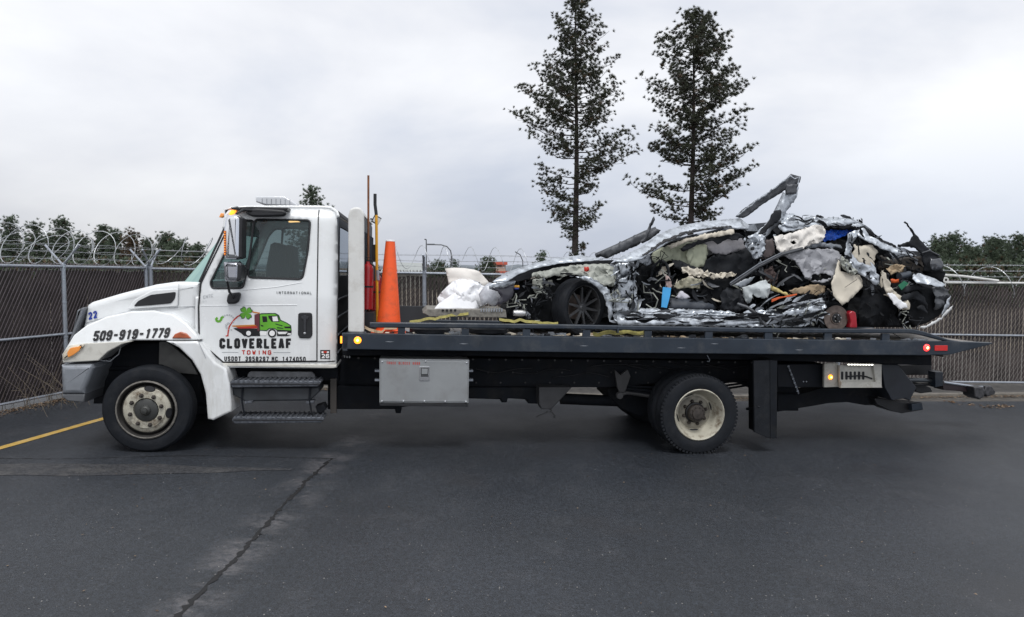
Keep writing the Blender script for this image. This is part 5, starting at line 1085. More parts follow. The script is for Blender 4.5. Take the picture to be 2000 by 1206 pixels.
sh_('insulation_panel', [(1530, 498), (1548, 489), (1563, 487), (1600, 486), (1634, 488), (1644, 498), (1640, 516), (1629, 532), (1619, 549), (1600, 553), (1589, 553), (1567, 543), (1560, 526), (1553, 512), (1540, 506)], .44, insul, .026, .03, 6, 0, .15, .0, smooth=22, tear=.012, holes=[[(1580, 538), (1612, 534), (1621, 542), (1612, 546), (1581, 549)]])
sh_('torn_bracket', [(1566, 476), (1600, 474), (1642, 478), (1644, 486), (1600, 484), (1570, 486)], .5, silverd, .015, .03, 9)
sh_('rear_pillar', [(1654, 456), (1671, 450), (1672, 462), (1664, 480), (1662, 494), (1676, 512), (1700, 520), (1716, 538), (1715, 554), (1708, 558), (1690, 542), (1668, 530), (1650, 522), (1646, 506), (1652, 480)], .36, silver, .022, .035, 6)
for (x, y) in ((1680, 524), (1694, 532), (1702, 544)): p = TP(x, y, .32); MB().lathe([(0, -.005), (.008, -.005), (.009, .01)], (p.x, .325, p.z), 8).build('bolt_hole', ink, wk, smooth=0)
sh_('pillar_rag', [(1643, 500), (1652, 508), (1668, 524), (1675, 532), (1664, 538), (1648, 528), (1640, 514)], .33, primer, .02, .025, 14)
sh_('door_trim_card', [(1666, 478), (1684, 480), (1704, 478), (1712, 493), (1708, 510), (1702, 527), (1688, 522), (1676, 514), (1664, 502), (1668, 488)], .5, beige, .014, .035, 6, smooth=35, tear=.014)
sh_('beige_panel', [(1640, 507), (1645, 516), (1643, 530), (1665, 536), (1687, 538), (1690, 549), (1689, 560), (1669, 577), (1652, 590), (1639, 597), (1630, 588), (1622, 577), (1619, 555), (1628, 536)], .34, beige, .010, .04, 4, .2, .2, .0, smooth=40, tear=.008)
bar_('panel_scratch', [(1650, 562, .29), (1662, 554, .29), (1674, 546, .29)], .003, ink)
# rear roof rail and boot
sh_('rear_rail', [(1672, 452), (1690, 446), (1704, 462), (1720, 474), (1745, 484), (1756, 490), (1744, 496), (1722, 488), (1700, 476), (1680, 464)], .48, silver, .016, .03, 10, 0, .4)
sh_('rear_shelf', [(1680, 440), (1700, 450), (1712, 466), (1750, 480), (1752, 486), (1720, 478), (1700, 466), (1684, 452)], .62, blk2, .012, .03, 8)
sh_('tailgate_spike', [(1766, 433), (1771, 437), (1779, 450), (1787, 459), (1797, 471), (1812, 486), (1829, 499), (1837, 508), (1840, 520), (1836, 530), (1820, 531), (1806, 529), (1800, 500), (1788, 486), (1770, 482), (1754, 482), (1754, 478), (1768, 476), (1778, 470), (1783, 461), (1778, 448), (1765, 435)], .60, blk2, .014, .03, 7, smooth=40, solid=.025)
sh_('tail_lamp', [(1818, 505), (1836, 505), (1841, 515), (1839, 526), (1820, 528), (1815, 518)], .5, mat('dark_lamp_lens', (.05, .055, .065), .15, coat=1.), .008, .03, 6)
for (a, b) in ((1745, 492), (1752, 505), (1795, 496)): bar_('tailgate_rib', [(a, b, .6), (a + 20, b - 6, .55), (a + 40, b + 4, .58)], .012, darkgrey)
sh_('silver_flap', [(1745, 490), (1760, 492), (1790, 500), (1766, 501), (1750, 503), (1744, 497)], .5, silver, .008, .03, 8)
sh_('inner_boot_panel', [(1718, 500), (1740, 504), (1795, 502), (1806, 530), (1790, 534), (1760, 526), (1716, 528)], .85, mat('dark_brown_panel', (.022, .017, .013), .6, var=.4), .03, .05, 5)
sh_('beige_cloth_strip', [(1719, 526), (1727, 534), (1735, 550), (1741, 566), (1756, 576), (1770, 584), (1778, 596), (1776, 604), (1764, 606), (1752, 596), (1740, 586), (1730, 572), (1724, 552)], .42, beige, .018, .028, 9, smooth=60)
sh_('white_cloth_strip', [(1732, 574), (1742, 572), (1756, 586), (1768, 592), (1772, 600), (1758, 604), (1744, 594)], .36, tarp, .012, .028, 8, smooth=60)
sh_('beige_rag', [(1730, 524), (1748, 516), (1768, 520), (1765, 530), (1750, 532), (1738, 538)], .5, tan, .02, .025, 12)
sh_('orange_ring', [(1739, 546), (1756, 545), (1756, 552), (1741, 553)], .46, ored, .004, .03)
blk_('small_green_card', [(1754, 558), (1766, 549), (1775, 554), (1761, 567)], .38, .385, green, .001)
bar_('grey_motor', [(1756, 540, .45), (1776, 536, .5)], .045, mat('slate_plastic', (.045, .055, .07), .4), n=14)
sh_('rear_quarter_skin', [(1782, 545), (1790, 536), (1805, 535), (1828, 546), (1842, 556), (1830, 562), (1808, 556), (1788, 553)], .36, silver, .012, .028, 8, 0, .8)
blk_('boot_liner', [(1749, 566), (1772, 556), (1795, 553), (1820, 560), (1846, 566), (1852, 579), (1850, 600), (1836, 618), (1812, 632), (1789, 639), (1778, 628), (1770, 606), (1756, 590)], .50, 1.2, blk, .03)
for q in ([(1757, 578), (1790, 568), (1806, 582), (1812, 606), (1800, 590), (1786, 584), (1760, 590)], [(1790, 602), (1802, 594), (1812, 612), (1800, 606)], [(1752, 562), (1790, 556), (1812, 566), (1790, 566), (1760, 574)]): sh_('liner_fold', q, .42, blk2, .01, .04, 5, smooth=40)
sh_('bumper_skin', [(1789, 641), (1812, 635), (1838, 620), (1850, 606), (1860, 597), (1858, 604), (1846, 618), (1830, 630), (1808, 640), (1791, 643)], .42, mat('white_bumper_edge', (.60, .61, .62), .3), .004, .03, 5, smooth=60)
sh_('bumper_inner', [(1838, 616), (1848, 590), (1856, 578), (1852, 600), (1846, 612)], .44, silver, .012, .025, 9)
sh_('boot_flap', [(1818, 562), (1834, 556), (1850, 566), (1852, 580), (1846, 590), (1838, 600), (1826, 606), (1824, 580)], .46, darkgrey, .02, .03, 8)
clutter([(1716, 500), (1790, 510), (1800, 560), (1770, 640), (1700, 638), (1700, 560)], .5, .9, 85, .015, .06, (8, 5, 1.5, .6, 1, 2, 1), 'boot_fragments', 7, 16)
clutter([(1755, 600), (1778, 604), (1776, 636), (1758, 636)], .4, .6, 20, .01, .03, (3, 2, 3, 3, 1, 1, 3), 'rear_bracket_fragments', 8, 3)
# rear brake
bc = TP(1634, 622, .42)
bd_ = MB().lathe([(0, 0), (.075, 0), (.08, .012), (.095, .014), (.165, .012), (.168, .02), (.165, .035), (0, .035)], (bc.x, .42, bc.z), 40).build('brake_disc', discm, wk)
MB().lathe([(0, -.035), (.02, -.035), (.024, -.03), (.028, -.01), (.06, -.008), (.065, .0)], (bc.x, .42, bc.z), 20).build('hub', mat('dark_hub', (.05, .05, .052), .4, .6), wk, parent=bd_)
for k in range(5): a = k * 1.257 + .2; MB().lathe([(0, -.03), (.008, -.03), (.008, 0)], (bc.x + .045 * math.cos(a), .42, bc.z + .045 * math.sin(a)), 8).build('wheel_stud', chrome, wk, parent=bd_)
MB().prism(TL(roundpoly([(1657, 612), (1664, 607), (1671, 610), (1673, 622), (1674, 641), (1659, 641), (1661, 630)], 3), .38), .37, .47, .015).build('brake_caliper', calred, wk, parent=bd_)
MB().lathe([(0, .04), (.19, .04), (.2, .06), (0, .06)], (bc.x - .03, .42, bc.z), 32).build('brake_shield', blk, wk, parent=bd_)
# loose things in the cabin, all torn parts of the wreck
sh_('dashboard_remnant', [(1314, 557), (1326, 548), (1341, 541), (1356, 544), (1369, 545), (1368, 556), (1365, 564), (1344, 563), (1322, 565)], .48, mat('khaki_dash_skin', (.33, .31, .23), .7, var=.2), .022, .03, 12, smooth=30)
sh_('dash_top_edge', [(1330, 522), (1360, 526), (1400, 536), (1430, 532), (1440, 536), (1410, 544), (1380, 543), (1350, 542), (1335, 534)], .52, beige, .022, .024, 14, tear=.022)
sh_('dash_top_cover', [(1310, 508), (1330, 510), (1362, 524), (1400, 534), (1380, 540), (1340, 536), (1316, 522)], .55, blk2, .02, .03, 8)
bar_('steering_column', [(1284, 512, .6), (1296, 510, .55), (1304, 520, .5), (1307, 536, .48), (1303, 552, .48)], .016, darkgrey)
bar_('steering_wheel_rim', [(1272, 540, .55), (1276, 522, .5), (1288, 510, .48), (1300, 514, .48), (1306, 530, .48), (1304, 548, .5)], .018, blk2)
sh_('pinkish_liner', [(1298, 535), (1306, 540), (1312, 558), (1306, 568), (1300, 556)], .46, mat('pale_pink_plastic', (.50, .38, .36), .6), .01, .025)
sh_('torn_inner_sheet', [(1250, 500), (1270, 498), (1272, 515), (1262, 520), (1248, 512)], .48, silverd, .02, .025, 12)
sh_('white_scrap', [(1318, 582), (1330, 568), (1336, 572), (1348, 581), (1338, 585)], .48, mat('lilac_white_card', (.55, .54, .60), .6), .004, .04)
sh_('airbag_remnant', [(1448, 562), (1462, 556), (1492, 547), (1500, 556), (1502, 570), (1498, 580), (1486, 583), (1472, 581), (1466, 574), (1464, 588), (1459, 594), (1452, 586), (1449, 574)], .42, mat('pale_grey_airbag', (.50, .54, .55), .6, var=.1), .02, .028, 10, 0, 0, .08, smooth=55)
sh_('pale_wedge', [(1434, 557), (1452, 548), (1474, 540), (1466, 552), (1448, 562)], .46, mat('ice_grey_plastic', (.42, .46, .50), .4), .008, .03)
blk_('light_blue_panel', [(1295, 561), (1311, 562.5), (1309, 578), (1302, 604), (1291.5, 603), (1293, 580)], .33, .338, cyan, .002)
sh_('seat_cushion', [(1306, 582), (1340, 584), (1370, 588), (1395, 596), (1398, 606), (1340, 606), (1306, 604)], .50, mat('slate_cushion', (.035, .042, .055), .6, var=.3), .02, .04, 6, 0, .3, .08, smooth=60)
sh_('dark_seat_back', [(1370, 545), (1400, 540), (1440, 545), (1424, 565), (1410, 590), (1400, 600), (1380, 590), (1352, 582), (1340, 570), (1366, 564)], .66, blk, .02, .05, 5, smooth=50)
sh_('crumpled_black_bag', [(1404, 590), (1408, 570), (1420, 562), (1445, 566), (1450, 590), (1455, 604), (1430, 610), (1404, 606)], .46, blk2, .03, .03, 9, 0, 0, .06, smooth=40)
bar_('diagonal_bar', [(1426, 557, .40), (1448, 543, .38), (1480, 521, .36), (1527, 497, .36), (1568, 486, .42)], .024, darkgrey)
bar_('diagonal_bar_trim', [(1426, 553, .375), (1480, 517, .34), (1527, 493.5, .34)], .007, silverd)
bar_('fallen_bar', [(1440, 594, .34), (1458, 600, .30), (1476, 612, .24), (1495, 636, .2)], .022, darkgrey)
sh_('tan_foam_strip', [(1541, 568), (1560, 562), (1585, 556), (1600, 556), (1612, 560), (1610, 572), (1590, 579), (1570, 574), (1552, 574)], .44, tan, .014, .03, 9, smooth=50)
sh_('yellow_foam', [(1500, 556), (1508, 558), (1530, 570), (1545, 576), (1534, 577), (1512, 568), (1502, 564)], .42, mat('pale_yellow_foam', (.62, .52, .22), .7), .010, .028, 9)
for k in range(3): bar_('orange_cable', [(1507, 590 - k * 2, .36), (1522, 583 - k, .35), (1540, 578 + k, .36), (1556, 575 + k * .5, .38)], .007, ored)
sh_('brown_mesh', [(1492, 530), (1506, 520), (1518, 535), (1516, 552), (1504, 556), (1494, 545)], .5, mat('brown_torn_webbing', (.10, .07, .065), .8, var=.5, scale=40), .03, .025, 14)
clutter([(1244, 500), (1270, 495), (1330, 530), (1330, 600), (1250, 600)], .48, .75, 75, .012, .05, (9, 6, 1.6, .5, .8, 2, .2), 'cabin_fragments', 9, 20)
clutter([(1340, 560), (1480, 520), (1600, 500), (1620, 600), (1420, 606), (1340, 600)], .55, .85, 95, .012, .06, (10, 7, 1.2, .4, .7, 2, .3), 'cabin_fragments', 10, 18)
clutter([(1440, 470), (1520, 450), (1530, 540), (1460, 550)], .46, .7, 30, .01, .035, (6, 4, 2, .5, 2, 2, .3), 'cabin_fragments', 11, 6)
clutter([(1560, 575), (1640, 560), (1650, 600), (1600, 640), (1560, 630)], .42, .6, 30, .012, .045, (5, 4, 2, .5, 3, 2, .2), 'rear_sill_fragments', 13, 5)

# ---- long torn shreds, split trim and dangling wires over the whole wreck
def shreds(poly, v0, v1, n, l0, l1, wts, seed, ang=0., spread=.5, name='torn_metal_shreds'):
    random.seed(seed); mb = MB(); xs = [p[0] for p in poly]; ys = [p[1] for p in poly]; c = 0
    while c < n:
        q = (random.uniform(min(xs), max(xs)), random.uniform(min(ys), max(ys)))
        if not inside(q, poly): continue
        c += 1; P = TP(q[0], q[1], random.uniform(v0, v1)); L = random.uniform(l0, l1); a = ang + random.gauss(0, spread); W_ = random.uniform(.006, .026) * (.6 + L * 2)
        d = Vector((math.cos(a), random.uniform(-.35, .35), math.sin(a))); k = 7; vs = []; tw_ = random.uniform(-2, 2); cur = random.uniform(-1.2, 1.2); mi = random.choices(range(len(pal)), wts)[0]
        p = P - d * L / 2
        for i in range(k):
            t = i / (k - 1); aa = a + cur * (t - .5); d2 = Vector((math.cos(aa), d.y, math.sin(aa))); p = p + d2 * L / k
            s = Vector((-math.sin(aa) * math.cos(tw_ * t), math.sin(tw_ * t) * .8, math.cos(aa) * math.cos(tw_ * t))) * W_ * (math.sin(math.pi * (.12 + .8 * t)) * random.uniform(.6, 1.3)); vs += [p - s, p + s, p + s * .9 + Vector((0, .007, 0)), p - s * .9 + Vector((0, .007, 0))]
        mb.add(vs, [(4 * i + x, 4 * i + y, 4 * i + 4 + y, 4 * i + 4 + x) for i in range(k - 1) for x, y in ((0, 1), (1, 2), (2, 3), (3, 0))], mi)
    return mb.build(name, pal, wk, smooth=40, kind='stuff')
shreds([(1205, 607), (1460, 612), (1600, 596), (1600, 636), (1205, 634)], .24, .32, 36, .15, .5, (2, 1, 3, .3, 7, 1, 0), 31, 0, .10)
shreds([(1198, 515), (1242, 508), (1250, 620), (1200, 625)], .25, .36, 36, .05, .22, (3, 1, 3, 1.5, 6, .5, 0), 32, 1.4, .5)
shreds([(1440, 610), (1500, 590), (1610, 575), (1610, 630), (1450, 636)], .24, .36, 24, .1, .4, (1.5, 1, 3, .5, 7, 1, .2), 33, .35, .3)
shreds([(1250, 500), (1330, 520), (1440, 540), (1480, 560), (1400, 606), (1260, 604)], .44, .6, 42, .08, .35, (8, 5, 1.6, .4, .8, 3, .5), 34, -.3, .7)
shreds([(1480, 500), (1530, 500), (1570, 550), (1650, 590), (1620, 606), (1500, 600)], .42, .6, 36, .08, .35, (8, 5, 2, .4, 1.2, 3, .4), 35, .3, .6)
shreds([(1515, 450), (1550, 418), (1680, 424), (1715, 470), (1600, 450)], .54, .66, 14, .08, .3, (5, 3, 3, .3, 5, 2, 0), 36, -.1, .3)
shreds([(1680, 500), (1720, 480), (1800, 500), (1770, 600), (1700, 620)], .40, .6, 48, .06, .3, (9, 5, 2, .6, 1.6, 2, 1), 37, -.8, .6)
shreds([(1650, 460), (1690, 450), (1720, 560), (1650, 530)], .34, .46, 15, .06, .22, (4, 2, 3, .8, 5, 1, .5), 38, -1.0, .4)
shreds([(1455, 460), (1500, 455), (1495, 510), (1460, 500)], .40, .46, 13, .04, .15, (4, 1, 3, .3, 5, 1, 0), 39, 1.2, .6)
shreds([(1000, 560), (1100, 540), (1080, 625), (1000, 625)], .46, .6, 30, .06, .22, (8, 4, 2, 1, 1, 2, 0), 40, .3, .9)
shreds([(1060, 536), (1195, 520), (1200, 560), (1150, 545), (1080, 545)], .30, .36, 9, .05, .2, (2, 1, 2, 5, 2, 1, 0), 41, -.1, .3)

# readable long folded panels and black sheets painting shade into hollows
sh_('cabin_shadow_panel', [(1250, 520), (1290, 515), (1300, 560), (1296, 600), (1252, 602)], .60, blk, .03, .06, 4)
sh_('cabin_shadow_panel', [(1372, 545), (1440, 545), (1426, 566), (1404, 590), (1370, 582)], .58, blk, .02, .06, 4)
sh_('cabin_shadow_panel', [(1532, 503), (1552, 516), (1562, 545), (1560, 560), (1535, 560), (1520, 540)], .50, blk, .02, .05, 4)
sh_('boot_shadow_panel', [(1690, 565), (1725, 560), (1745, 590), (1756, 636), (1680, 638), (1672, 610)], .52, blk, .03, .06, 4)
for q, m in (([(1205, 545), (1232, 540), (1238, 575), (1210, 582)], silver), ([(1202, 585), (1240, 580), (1246, 605), (1204, 612)], silver), ([(1208, 514), (1236, 510), (1236, 534), (1212, 538)], silver)): sh_('pillar_panel', q, .29, m, .012, .045, 6)
sh_('sill_panel', [(1205, 616), (1330, 617), (1450, 622), (1490, 628), (1440, 636), (1206, 634)], .235, silver, .010, .05, 7, tw=.5, st=.15)
sh_('sill_tail_panel', [(1470, 622), (1530, 610), (1590, 597), (1604, 606), (1560, 622), (1500, 634)], .235, silver, .012, .045, 7, st=.25)
sh_('roof_plate', [(1590, 430), (1625, 428), (1660, 427), (1678, 435), (1640, 441), (1600, 441)], .50, silver, .006, .06, 4, 0, .5)
sh_('roof_plate', [(1524, 440), (1545, 423), (1562, 430), (1556, 446)], .52, silver, .008, .05, 5, 0, .4)
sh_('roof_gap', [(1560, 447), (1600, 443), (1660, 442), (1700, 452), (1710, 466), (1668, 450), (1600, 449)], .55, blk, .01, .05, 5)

shreds([(1205, 608), (1460, 612), (1600, 592), (1600, 634), (1205, 634)], .20, .225, 34, .12, .5, (8, 1, 0, 0, 0, 1, 0), 51, 0, .07, name='dark_crease_lines')  # mostly black strips put crease shade over the silver panels
shreds([(1200, 515), (1240, 512), (1246, 612), (1202, 620)], .24, .28, 26, .04, .16, (8, 1, 1, 0, 0, 1, 0), 52, 1.3, .7, name='dark_crease_lines')
shreds([(1520, 440), (1545, 418), (1680, 428), (1686, 440), (1560, 452)], .46, .50, 16, .06, .25, (8, 1, 0, 0, 0, 1, 0), 53, -.05, .25, name='dark_crease_lines')
shreds([(1655, 456), (1672, 452), (1664, 494), (1714, 545), (1700, 550), (1650, 520)], .30, .34, 14, .04, .14, (8, 1, 1, 0, 0, 1, 0), 54, -1.0, .5, name='dark_crease_lines')
shreds([(1480, 606), (1600, 584), (1604, 620), (1480, 632)], .19, .23, 18, .08, .3, (6, 1, 2, 0, 2, 1, 0), 55, .3, .2, name='dark_crease_lines')
# ================================================================ fences
random.seed(21)
def fence(root, P0, P1, H0, H1, posts, rails, name, slat_pitch=.078, coil=None, arms=True, wire_p=.062, holes=0, wr=.0036, wm=None, sw=(.74, .84)):
    P0 = Vector(P0); P1 = Vector(P1); L = (P1 - P0).length; d = (P1 - P0); d.normalize(); nrm = Vector((-d.y, d.x, 0))
    if nrm.y < 0 and abs(nrm.y) > .5: nrm = -nrm
    def pt(s, h, o=0):                                   # s along, h 0..1 of local height
        q = P0 + d * s; g = P0.z + (P1.z - P0.z) * s / L; H = H0 + (H1 - H0) * s / L
        return Vector((q.x, q.y, g + H * h)) + nrm * o
    for h in rails: MB().tube([pt(0, h, -.02), pt(L / 2, h, -.02), pt(L, h, -.02)], .021 if h > .9 else .019, 8).build('rail', galv, root)
    for s, tall in posts:
        p = pt(s, 0, -.01); t = pt(s, 1, -.01); po = MB().tube([(p.x, p.y, p.z - .3), (t.x, t.y, t.z + .03)], .036, 12).build('post', galv, root)
        MB().lathe([(.042, t.z - .01), (.042, t.z + .035), (.02, t.z + .055), (0, t.z + .056)], (t.x, t.y, 0), 12, ax='w').build('post_cap', galv, root, parent=po)
        if arms:
            for sg in (-1, 1): MB().tube([t + Vector((0, 0, .02)), t + nrm * .30 * sg + Vector((0, 0, .32))], .017, 8).build('barbed_wire_arm', galv, root, parent=po)
        for h in (.2, .45, .72): q = pt(s, h, -.01); MB().lathe([(.041, q.z), (.041, q.z + .02)], (q.x, q.y, 0), 12, ax='w').build('tension_band', galv, root, parent=po)
    # slats: thousands of thin strips, one piece of stuff
    mb = MB(); s = 0
    while s < L:
        w_ = slat_pitch * random.uniform(*sw); o = random.uniform(-.004, .004); h0, h1 = .035, .975 - abs(random.gauss(0, .006))
        if random.random() < .03: h1 -= random.uniform(.02, .1)
        a, b, c, e_ = pt(s, h0, o), pt(min(L, s + w_), h0, o + random.uniform(-.006, .006)), pt(min(L, s + w_), h1, o), pt(s, h1, o)
        mb.add([a, b, c, e_, a + nrm * .004, b + nrm * .004, c + nrm * .004, e_ + nrm * .004], [(0, 1, 2, 3), (4, 7, 6, 5), (0, 4, 5, 1), (1, 5, 6, 2), (2, 6, 7, 3)]); s += slat_pitch
    mb.build('privacy_slats', slatm, root, smooth=0, kind='stuff')
    # chain-link diamonds
    mb = MB(); Hm = (H0 + H1) / 2; r = wr
    for dr in (1, -1):
        s = -Hm * .62
        while s < L + Hm * .62:
            s0, s1 = (s, s + Hm * .55) if dr > 0 else (s + Hm * .55, s)
            h0, h1 = 0.02, 1.025; A, B = Vector((s0, h0)), Vector((s1, h1))
            if A.x > B.x: A, B = B, A
            if B.x <= 0 or A.x >= L: s += wire_p; continue
            if A.x < 0: A = A + (B - A) * (-A.x / (B.x - A.x))
            if B.x > L: B = A + (B - A) * ((L - A.x) / (B.x - A.x))
            o = -.012 if dr > 0 else .012
            mb.tube([pt(A.x, A.y, o), pt(B.x, B.y, o)], r, 3, cap=False); s += wire_p
    mb.build('chain_link_mesh', wm or wirem, root, smooth=0, kind='stuff')
    mb = MB(); s = 0
    while s < L: a = pt(s, 1.0, -.014); mb.tube([a, a + Vector((d.x * .012, d.y * .012, .055))], .004, 3); mb.tube([a + d * .02, a + d * .02 + Vector((-d.x * .012, -d.y * .012, .05))], .004, 3); s += .058
    mb.build('twisted_mesh_top', wirem, root, smooth=0, kind='stuff')
    if arms:
        for sg in (-1, 1):
            for k in (1, 2, 3):
                q = [pt(L * i / 40, 1) + nrm * .1 * k * sg + Vector((0, 0, .02 + .1 * k + .012 * math.sin(i * 1.3 + k))) for i in range(41)]
                mb = MB().tube(q, .0035, 4)
                for i in range(int(L / .13)): a = pt(.13 * i, 1) + nrm * .1 * k * sg + Vector((0, 0, .02 + .1 * k)); mb.tube([a + Vector((-.01, -.012, -.012)), a + Vector((.01, .012, .014))], .0024, 3)
                mb.build('barbed_wire', razor, root, smooth=0)
    if coil:
        for (s0, s1, pitch, R, hz, rr, wob, lean) in coil:
            q = []; n_ = int((s1 - s0) / pitch * 22)
            for i in range(n_ + 1):
                s = s0 + (s1 - s0) * i / n_; a = 2 * math.pi * i / 22; R_ = R * (1 + wob * noise.noise(Vector((s * .9, 3, 1)))); zz = hz + .05 * noise.noise(Vector((s * .6, 9, 2)))
                s2 = s + lean * math.sin(a) + .06 * noise.noise(Vector((s * 2, 1, 7)))
                q.append(pt(0, 1) + d * s2 + Vector((0, 0, (H1 - H0) * s / L + (P1.z - P0.z) * s / L)) + nrm * R_ * math.cos(a) + Vector((0, 0, zz + R_ * math.sin(a))))
            mb = MB().tube(q, rr, 4)
            for i in range(0, len(q) - 1, 2): p = q[i]; mb.tube([p + Vector((-.012, 0, -.012)), p + Vector((.012, .004, .014))], rr * .8, 3)
            mb.build('razor_wire_coil', razor, root, smooth=0)
# left fence: runs away along the lot's left edge
X1, Y1 = -6.68, 11.0
dirx = .22
LP = lambda y: (X1 + dirx * (y - Y1), y)
lz = lambda x, y: gz(x, y) + .0
yA, yC = 6.2, 12.75
A = (*LP(yA), 0); Cn = (*LP(yC), 0)
zb = lambda x, y, px, py: atY(px, py, y).z
zC = atY(287, 524, yC).z; zP = atY(130, 513.5, Y1).z; z0 = atY(2, 512, 10.02).z
slope = (zC - zP) / (yC - Y1)
gP = gz(X1, Y1) + .02; gC = gz(Cn[0], Cn[1]) + .05
gs = (gC - gP) / (yC - Y1); zbot = lambda y: gz(*LP(y)) + .03
ztop = lambda y: zP + (y - Y1) * .0
lf = Root('chain_link_fence', 'grey chain-link fence with dark slats running along the left edge of the lot', 'fence', (A[0], A[1], zbot(yA)), truck=False, group='chain-link fences around the lot')
sl = math.hypot(1, dirx)
fence(lf, (A[0], A[1], zbot(yA)), (Cn[0], Cn[1], zbot(yC)), zP - zbot(yA), zC - zbot(yC), [((y - yA) * sl, 0) for y in (8.2, 11.0, 12.72)], (1.0, .48, .03), 'left', wr=.0068, sw=(.93, .985), wm=wirel, coil=[(0, (yC - yA) * sl, .42, .27, .33, .0055, .10, .10), (1.2, (yC - yA) * sl * .8, .55, .2, .30, .004, .2, .2)])
# back fence
xR = 21.0; zR = lambda x: 2.10 + (1.875 - 2.10) * (x + 6.3) / 15.3
bA = (-6.25, FY(-6.25)); bB = (xR, FY(xR))
ztA = atY(292, 525, bA[1]).z; ztm = atY(1950, 553, FY(9)).z; ksl = (ztm - ztA) / (9 + 6.25); ztB = ztA + ksl * (xR + 6.25)
gA, gB = gz(*bA) + .06, gz(9, 13.6) + .12
gBB = gA + (gB - gA) * (xR + 6.25) / 15.25
bf = Root('chain_link_fence', 'long chain-link fence with brown slats running behind the truck', 'fence', (bA[0], bA[1], gA), truck=False, group='chain-link fences around the lot')
Lb = math.hypot(bB[0] - bA[0], bB[1] - bA[1])
def sAt(px): # arc position on the back fence for a photo column
    q = ray(px, 560); t = 0
    x = -6; 
    for _ in range(40): y = FY(x); x = q.x / q.y * y
    return (x - bA[0]) / (bB[0] - bA[0]) * Lb
fence(bf, (*bA, gA), (*bB, gBB), ztA - gA, ztB - gBB, [(s, 0) for s in (.03, sAt(829), sAt(1230), sAt(1640), sAt(2060), sAt(2460))], (1.0, .49, .03), 'back', slat_pitch=.076,
      coil=[(sAt(560), sAt(1500), .44, .21, .36, .0042, .05, .0), (.0, sAt(520), .42, .24, .34, .006, .1, .12), (sAt(1810), sAt(2300), .95, .27, .29, .006, .05, .0)], arms=True)
# black stake and white pipe on the fence
q0, q1 = atY(828, 541, 13.0) + Vector((0, 0, .6)), atY(827.5, 502, 13.0)
tag(MB().tube([q0 - Vector((0, 0, .62)), q1], .022, 10).build('black_post', black, truck=False, off=tuple(q0 - Vector((0, 0, .6)))), 'thin black post standing just above the back fence beside the galvanised post', 'post')
pr = Root('white_barrier_arm', 'long white pipe lying along the top of the back fence behind the wreck tail', 'pipe', tuple(atY(1840, 545, 13.4)), truck=False)
MB().tube([atY(1820, 536, 13.4), atY(1880, 540, 13.38), atY(1950, 549, 13.35)], .024, 10).build('pipe', mat('white_pipe', (.62, .62, .6), .4), pr)
MB().tube([atY(1760, 553, 13.4), atY(1850, 552.5, 13.4), atY(2010, 553.5, 13.4)], .02, 10).build('lower_pipe', MATS['white_pipe'], pr)
c = atY(1846.5, 547, 13.35); MB().lathe([(.022, -.02), (.05, -.02), (.05, .02), (.022, .02), (.022, -.02)], tuple(c), 20).build('round_fitting', MATS['white_pipe'], pr)
MB().tube([c + Vector((0, 0, -.05)), c + Vector((0, 0, -.12))], .012, 6).build('bracket', MATS['white_pipe'], pr)
# dry weeds and litter along the fences
random.seed(5)
weed = mat('dry_weed_stems', (.17, .14, .105), .9, var=.3)
def weeds(cx, cy, n, h, spread, name, label):
    mb = MB(); z = gz(cx, cy)
    for _ in range(n):
        b = Vector((cx + random.gauss(0, spread), cy + random.gauss(0, spread * .8), z)); a = random.uniform(0, 6.28); hh = h * random.uniform(.35, 1); ln = random.uniform(.3, 1.3) * hh
        pts = [b + Vector((math.cos(a) * ln * t ** 1.5, math.sin(a) * ln * t ** 1.5, hh * t)) for t in (0, .33, .66, 1)]; mb.tube(pts, .0035, 3, r2=.0015)
        for _k in range(2):
            t = random.randint(1, 3); e_ = pts[t] + Vector((random.gauss(0, .1), random.gauss(0, .1), random.uniform(-.02, .12))); mb.tube([pts[t], e_], .002, 3)
    tag(mb.build(name, weed, truck=False, off=(cx, cy, z), smooth=0), label, 'weed')
weeds(-6.62, 10.15, 34, .95, .34, 'dry_weed', 'tall dry bramble stems growing through the foot of the left fence')
weeds(-6.5, 10.75, 20, .5, .16, 'dry_weed', 'short dry weeds between the truck bumper and the left fence post')
litter = MB(); lm_ = [mat('brown_leaf_litter', (.11, .065, .035), .9, var=.4), mat('tan_leaf_litter', (.24, .17, .11), .9, var=.3), mat('dark_leaf_litter', (.045, .034, .026), .9)]
def leaf(x, y, s, mi):
    z = gz(x, y) + .006; a = random.uniform(0, 6.28); c, n_ = math.cos(a), math.sin(a); t = random.uniform(0, .5) * s
    litter.add([(x + c * s, y + n_ * s, z), (x - n_ * s * .5, y + c * s * .5, z + t), (x - c * s, y - n_ * s, z + .003), (x + n_ * s * .5, y - c * s * .5, z + t * .6)], [(0, 1, 2, 3)], mi)
for _ in range(2600):
    y = random.uniform(7, 12.7); x, _y = LP(y); leaf(x + abs(random.gauss(0, .13)) + .02, y, random.uniform(.01, .03), random.choices((0, 1, 2), (4, 3, 3))[0])
for _ in range(3200):
    x = random.uniform(-6.2, 13); leaf(x, FY(x) - .45 - abs(random.gauss(0, .09)), random.uniform(.01, .028), random.choices((0, 1, 2), (4, 4, 2))[0])
for px, py in ((1962, 794), (1955, 795), (1940, 797), (1858, 786), (1900, 792)):
    p = G(px, py)
    for _ in range(14): leaf(p.x + random.gauss(0, .10), p.y + random.gauss(0, .05), random.uniform(.02, .045), random.choice((0, 0, 1)))
for _ in range(260): leaf(random.uniform(-6, 9), random.uniform(4, 12), random.uniform(.006, .014), random.choice((0, 1, 1)))
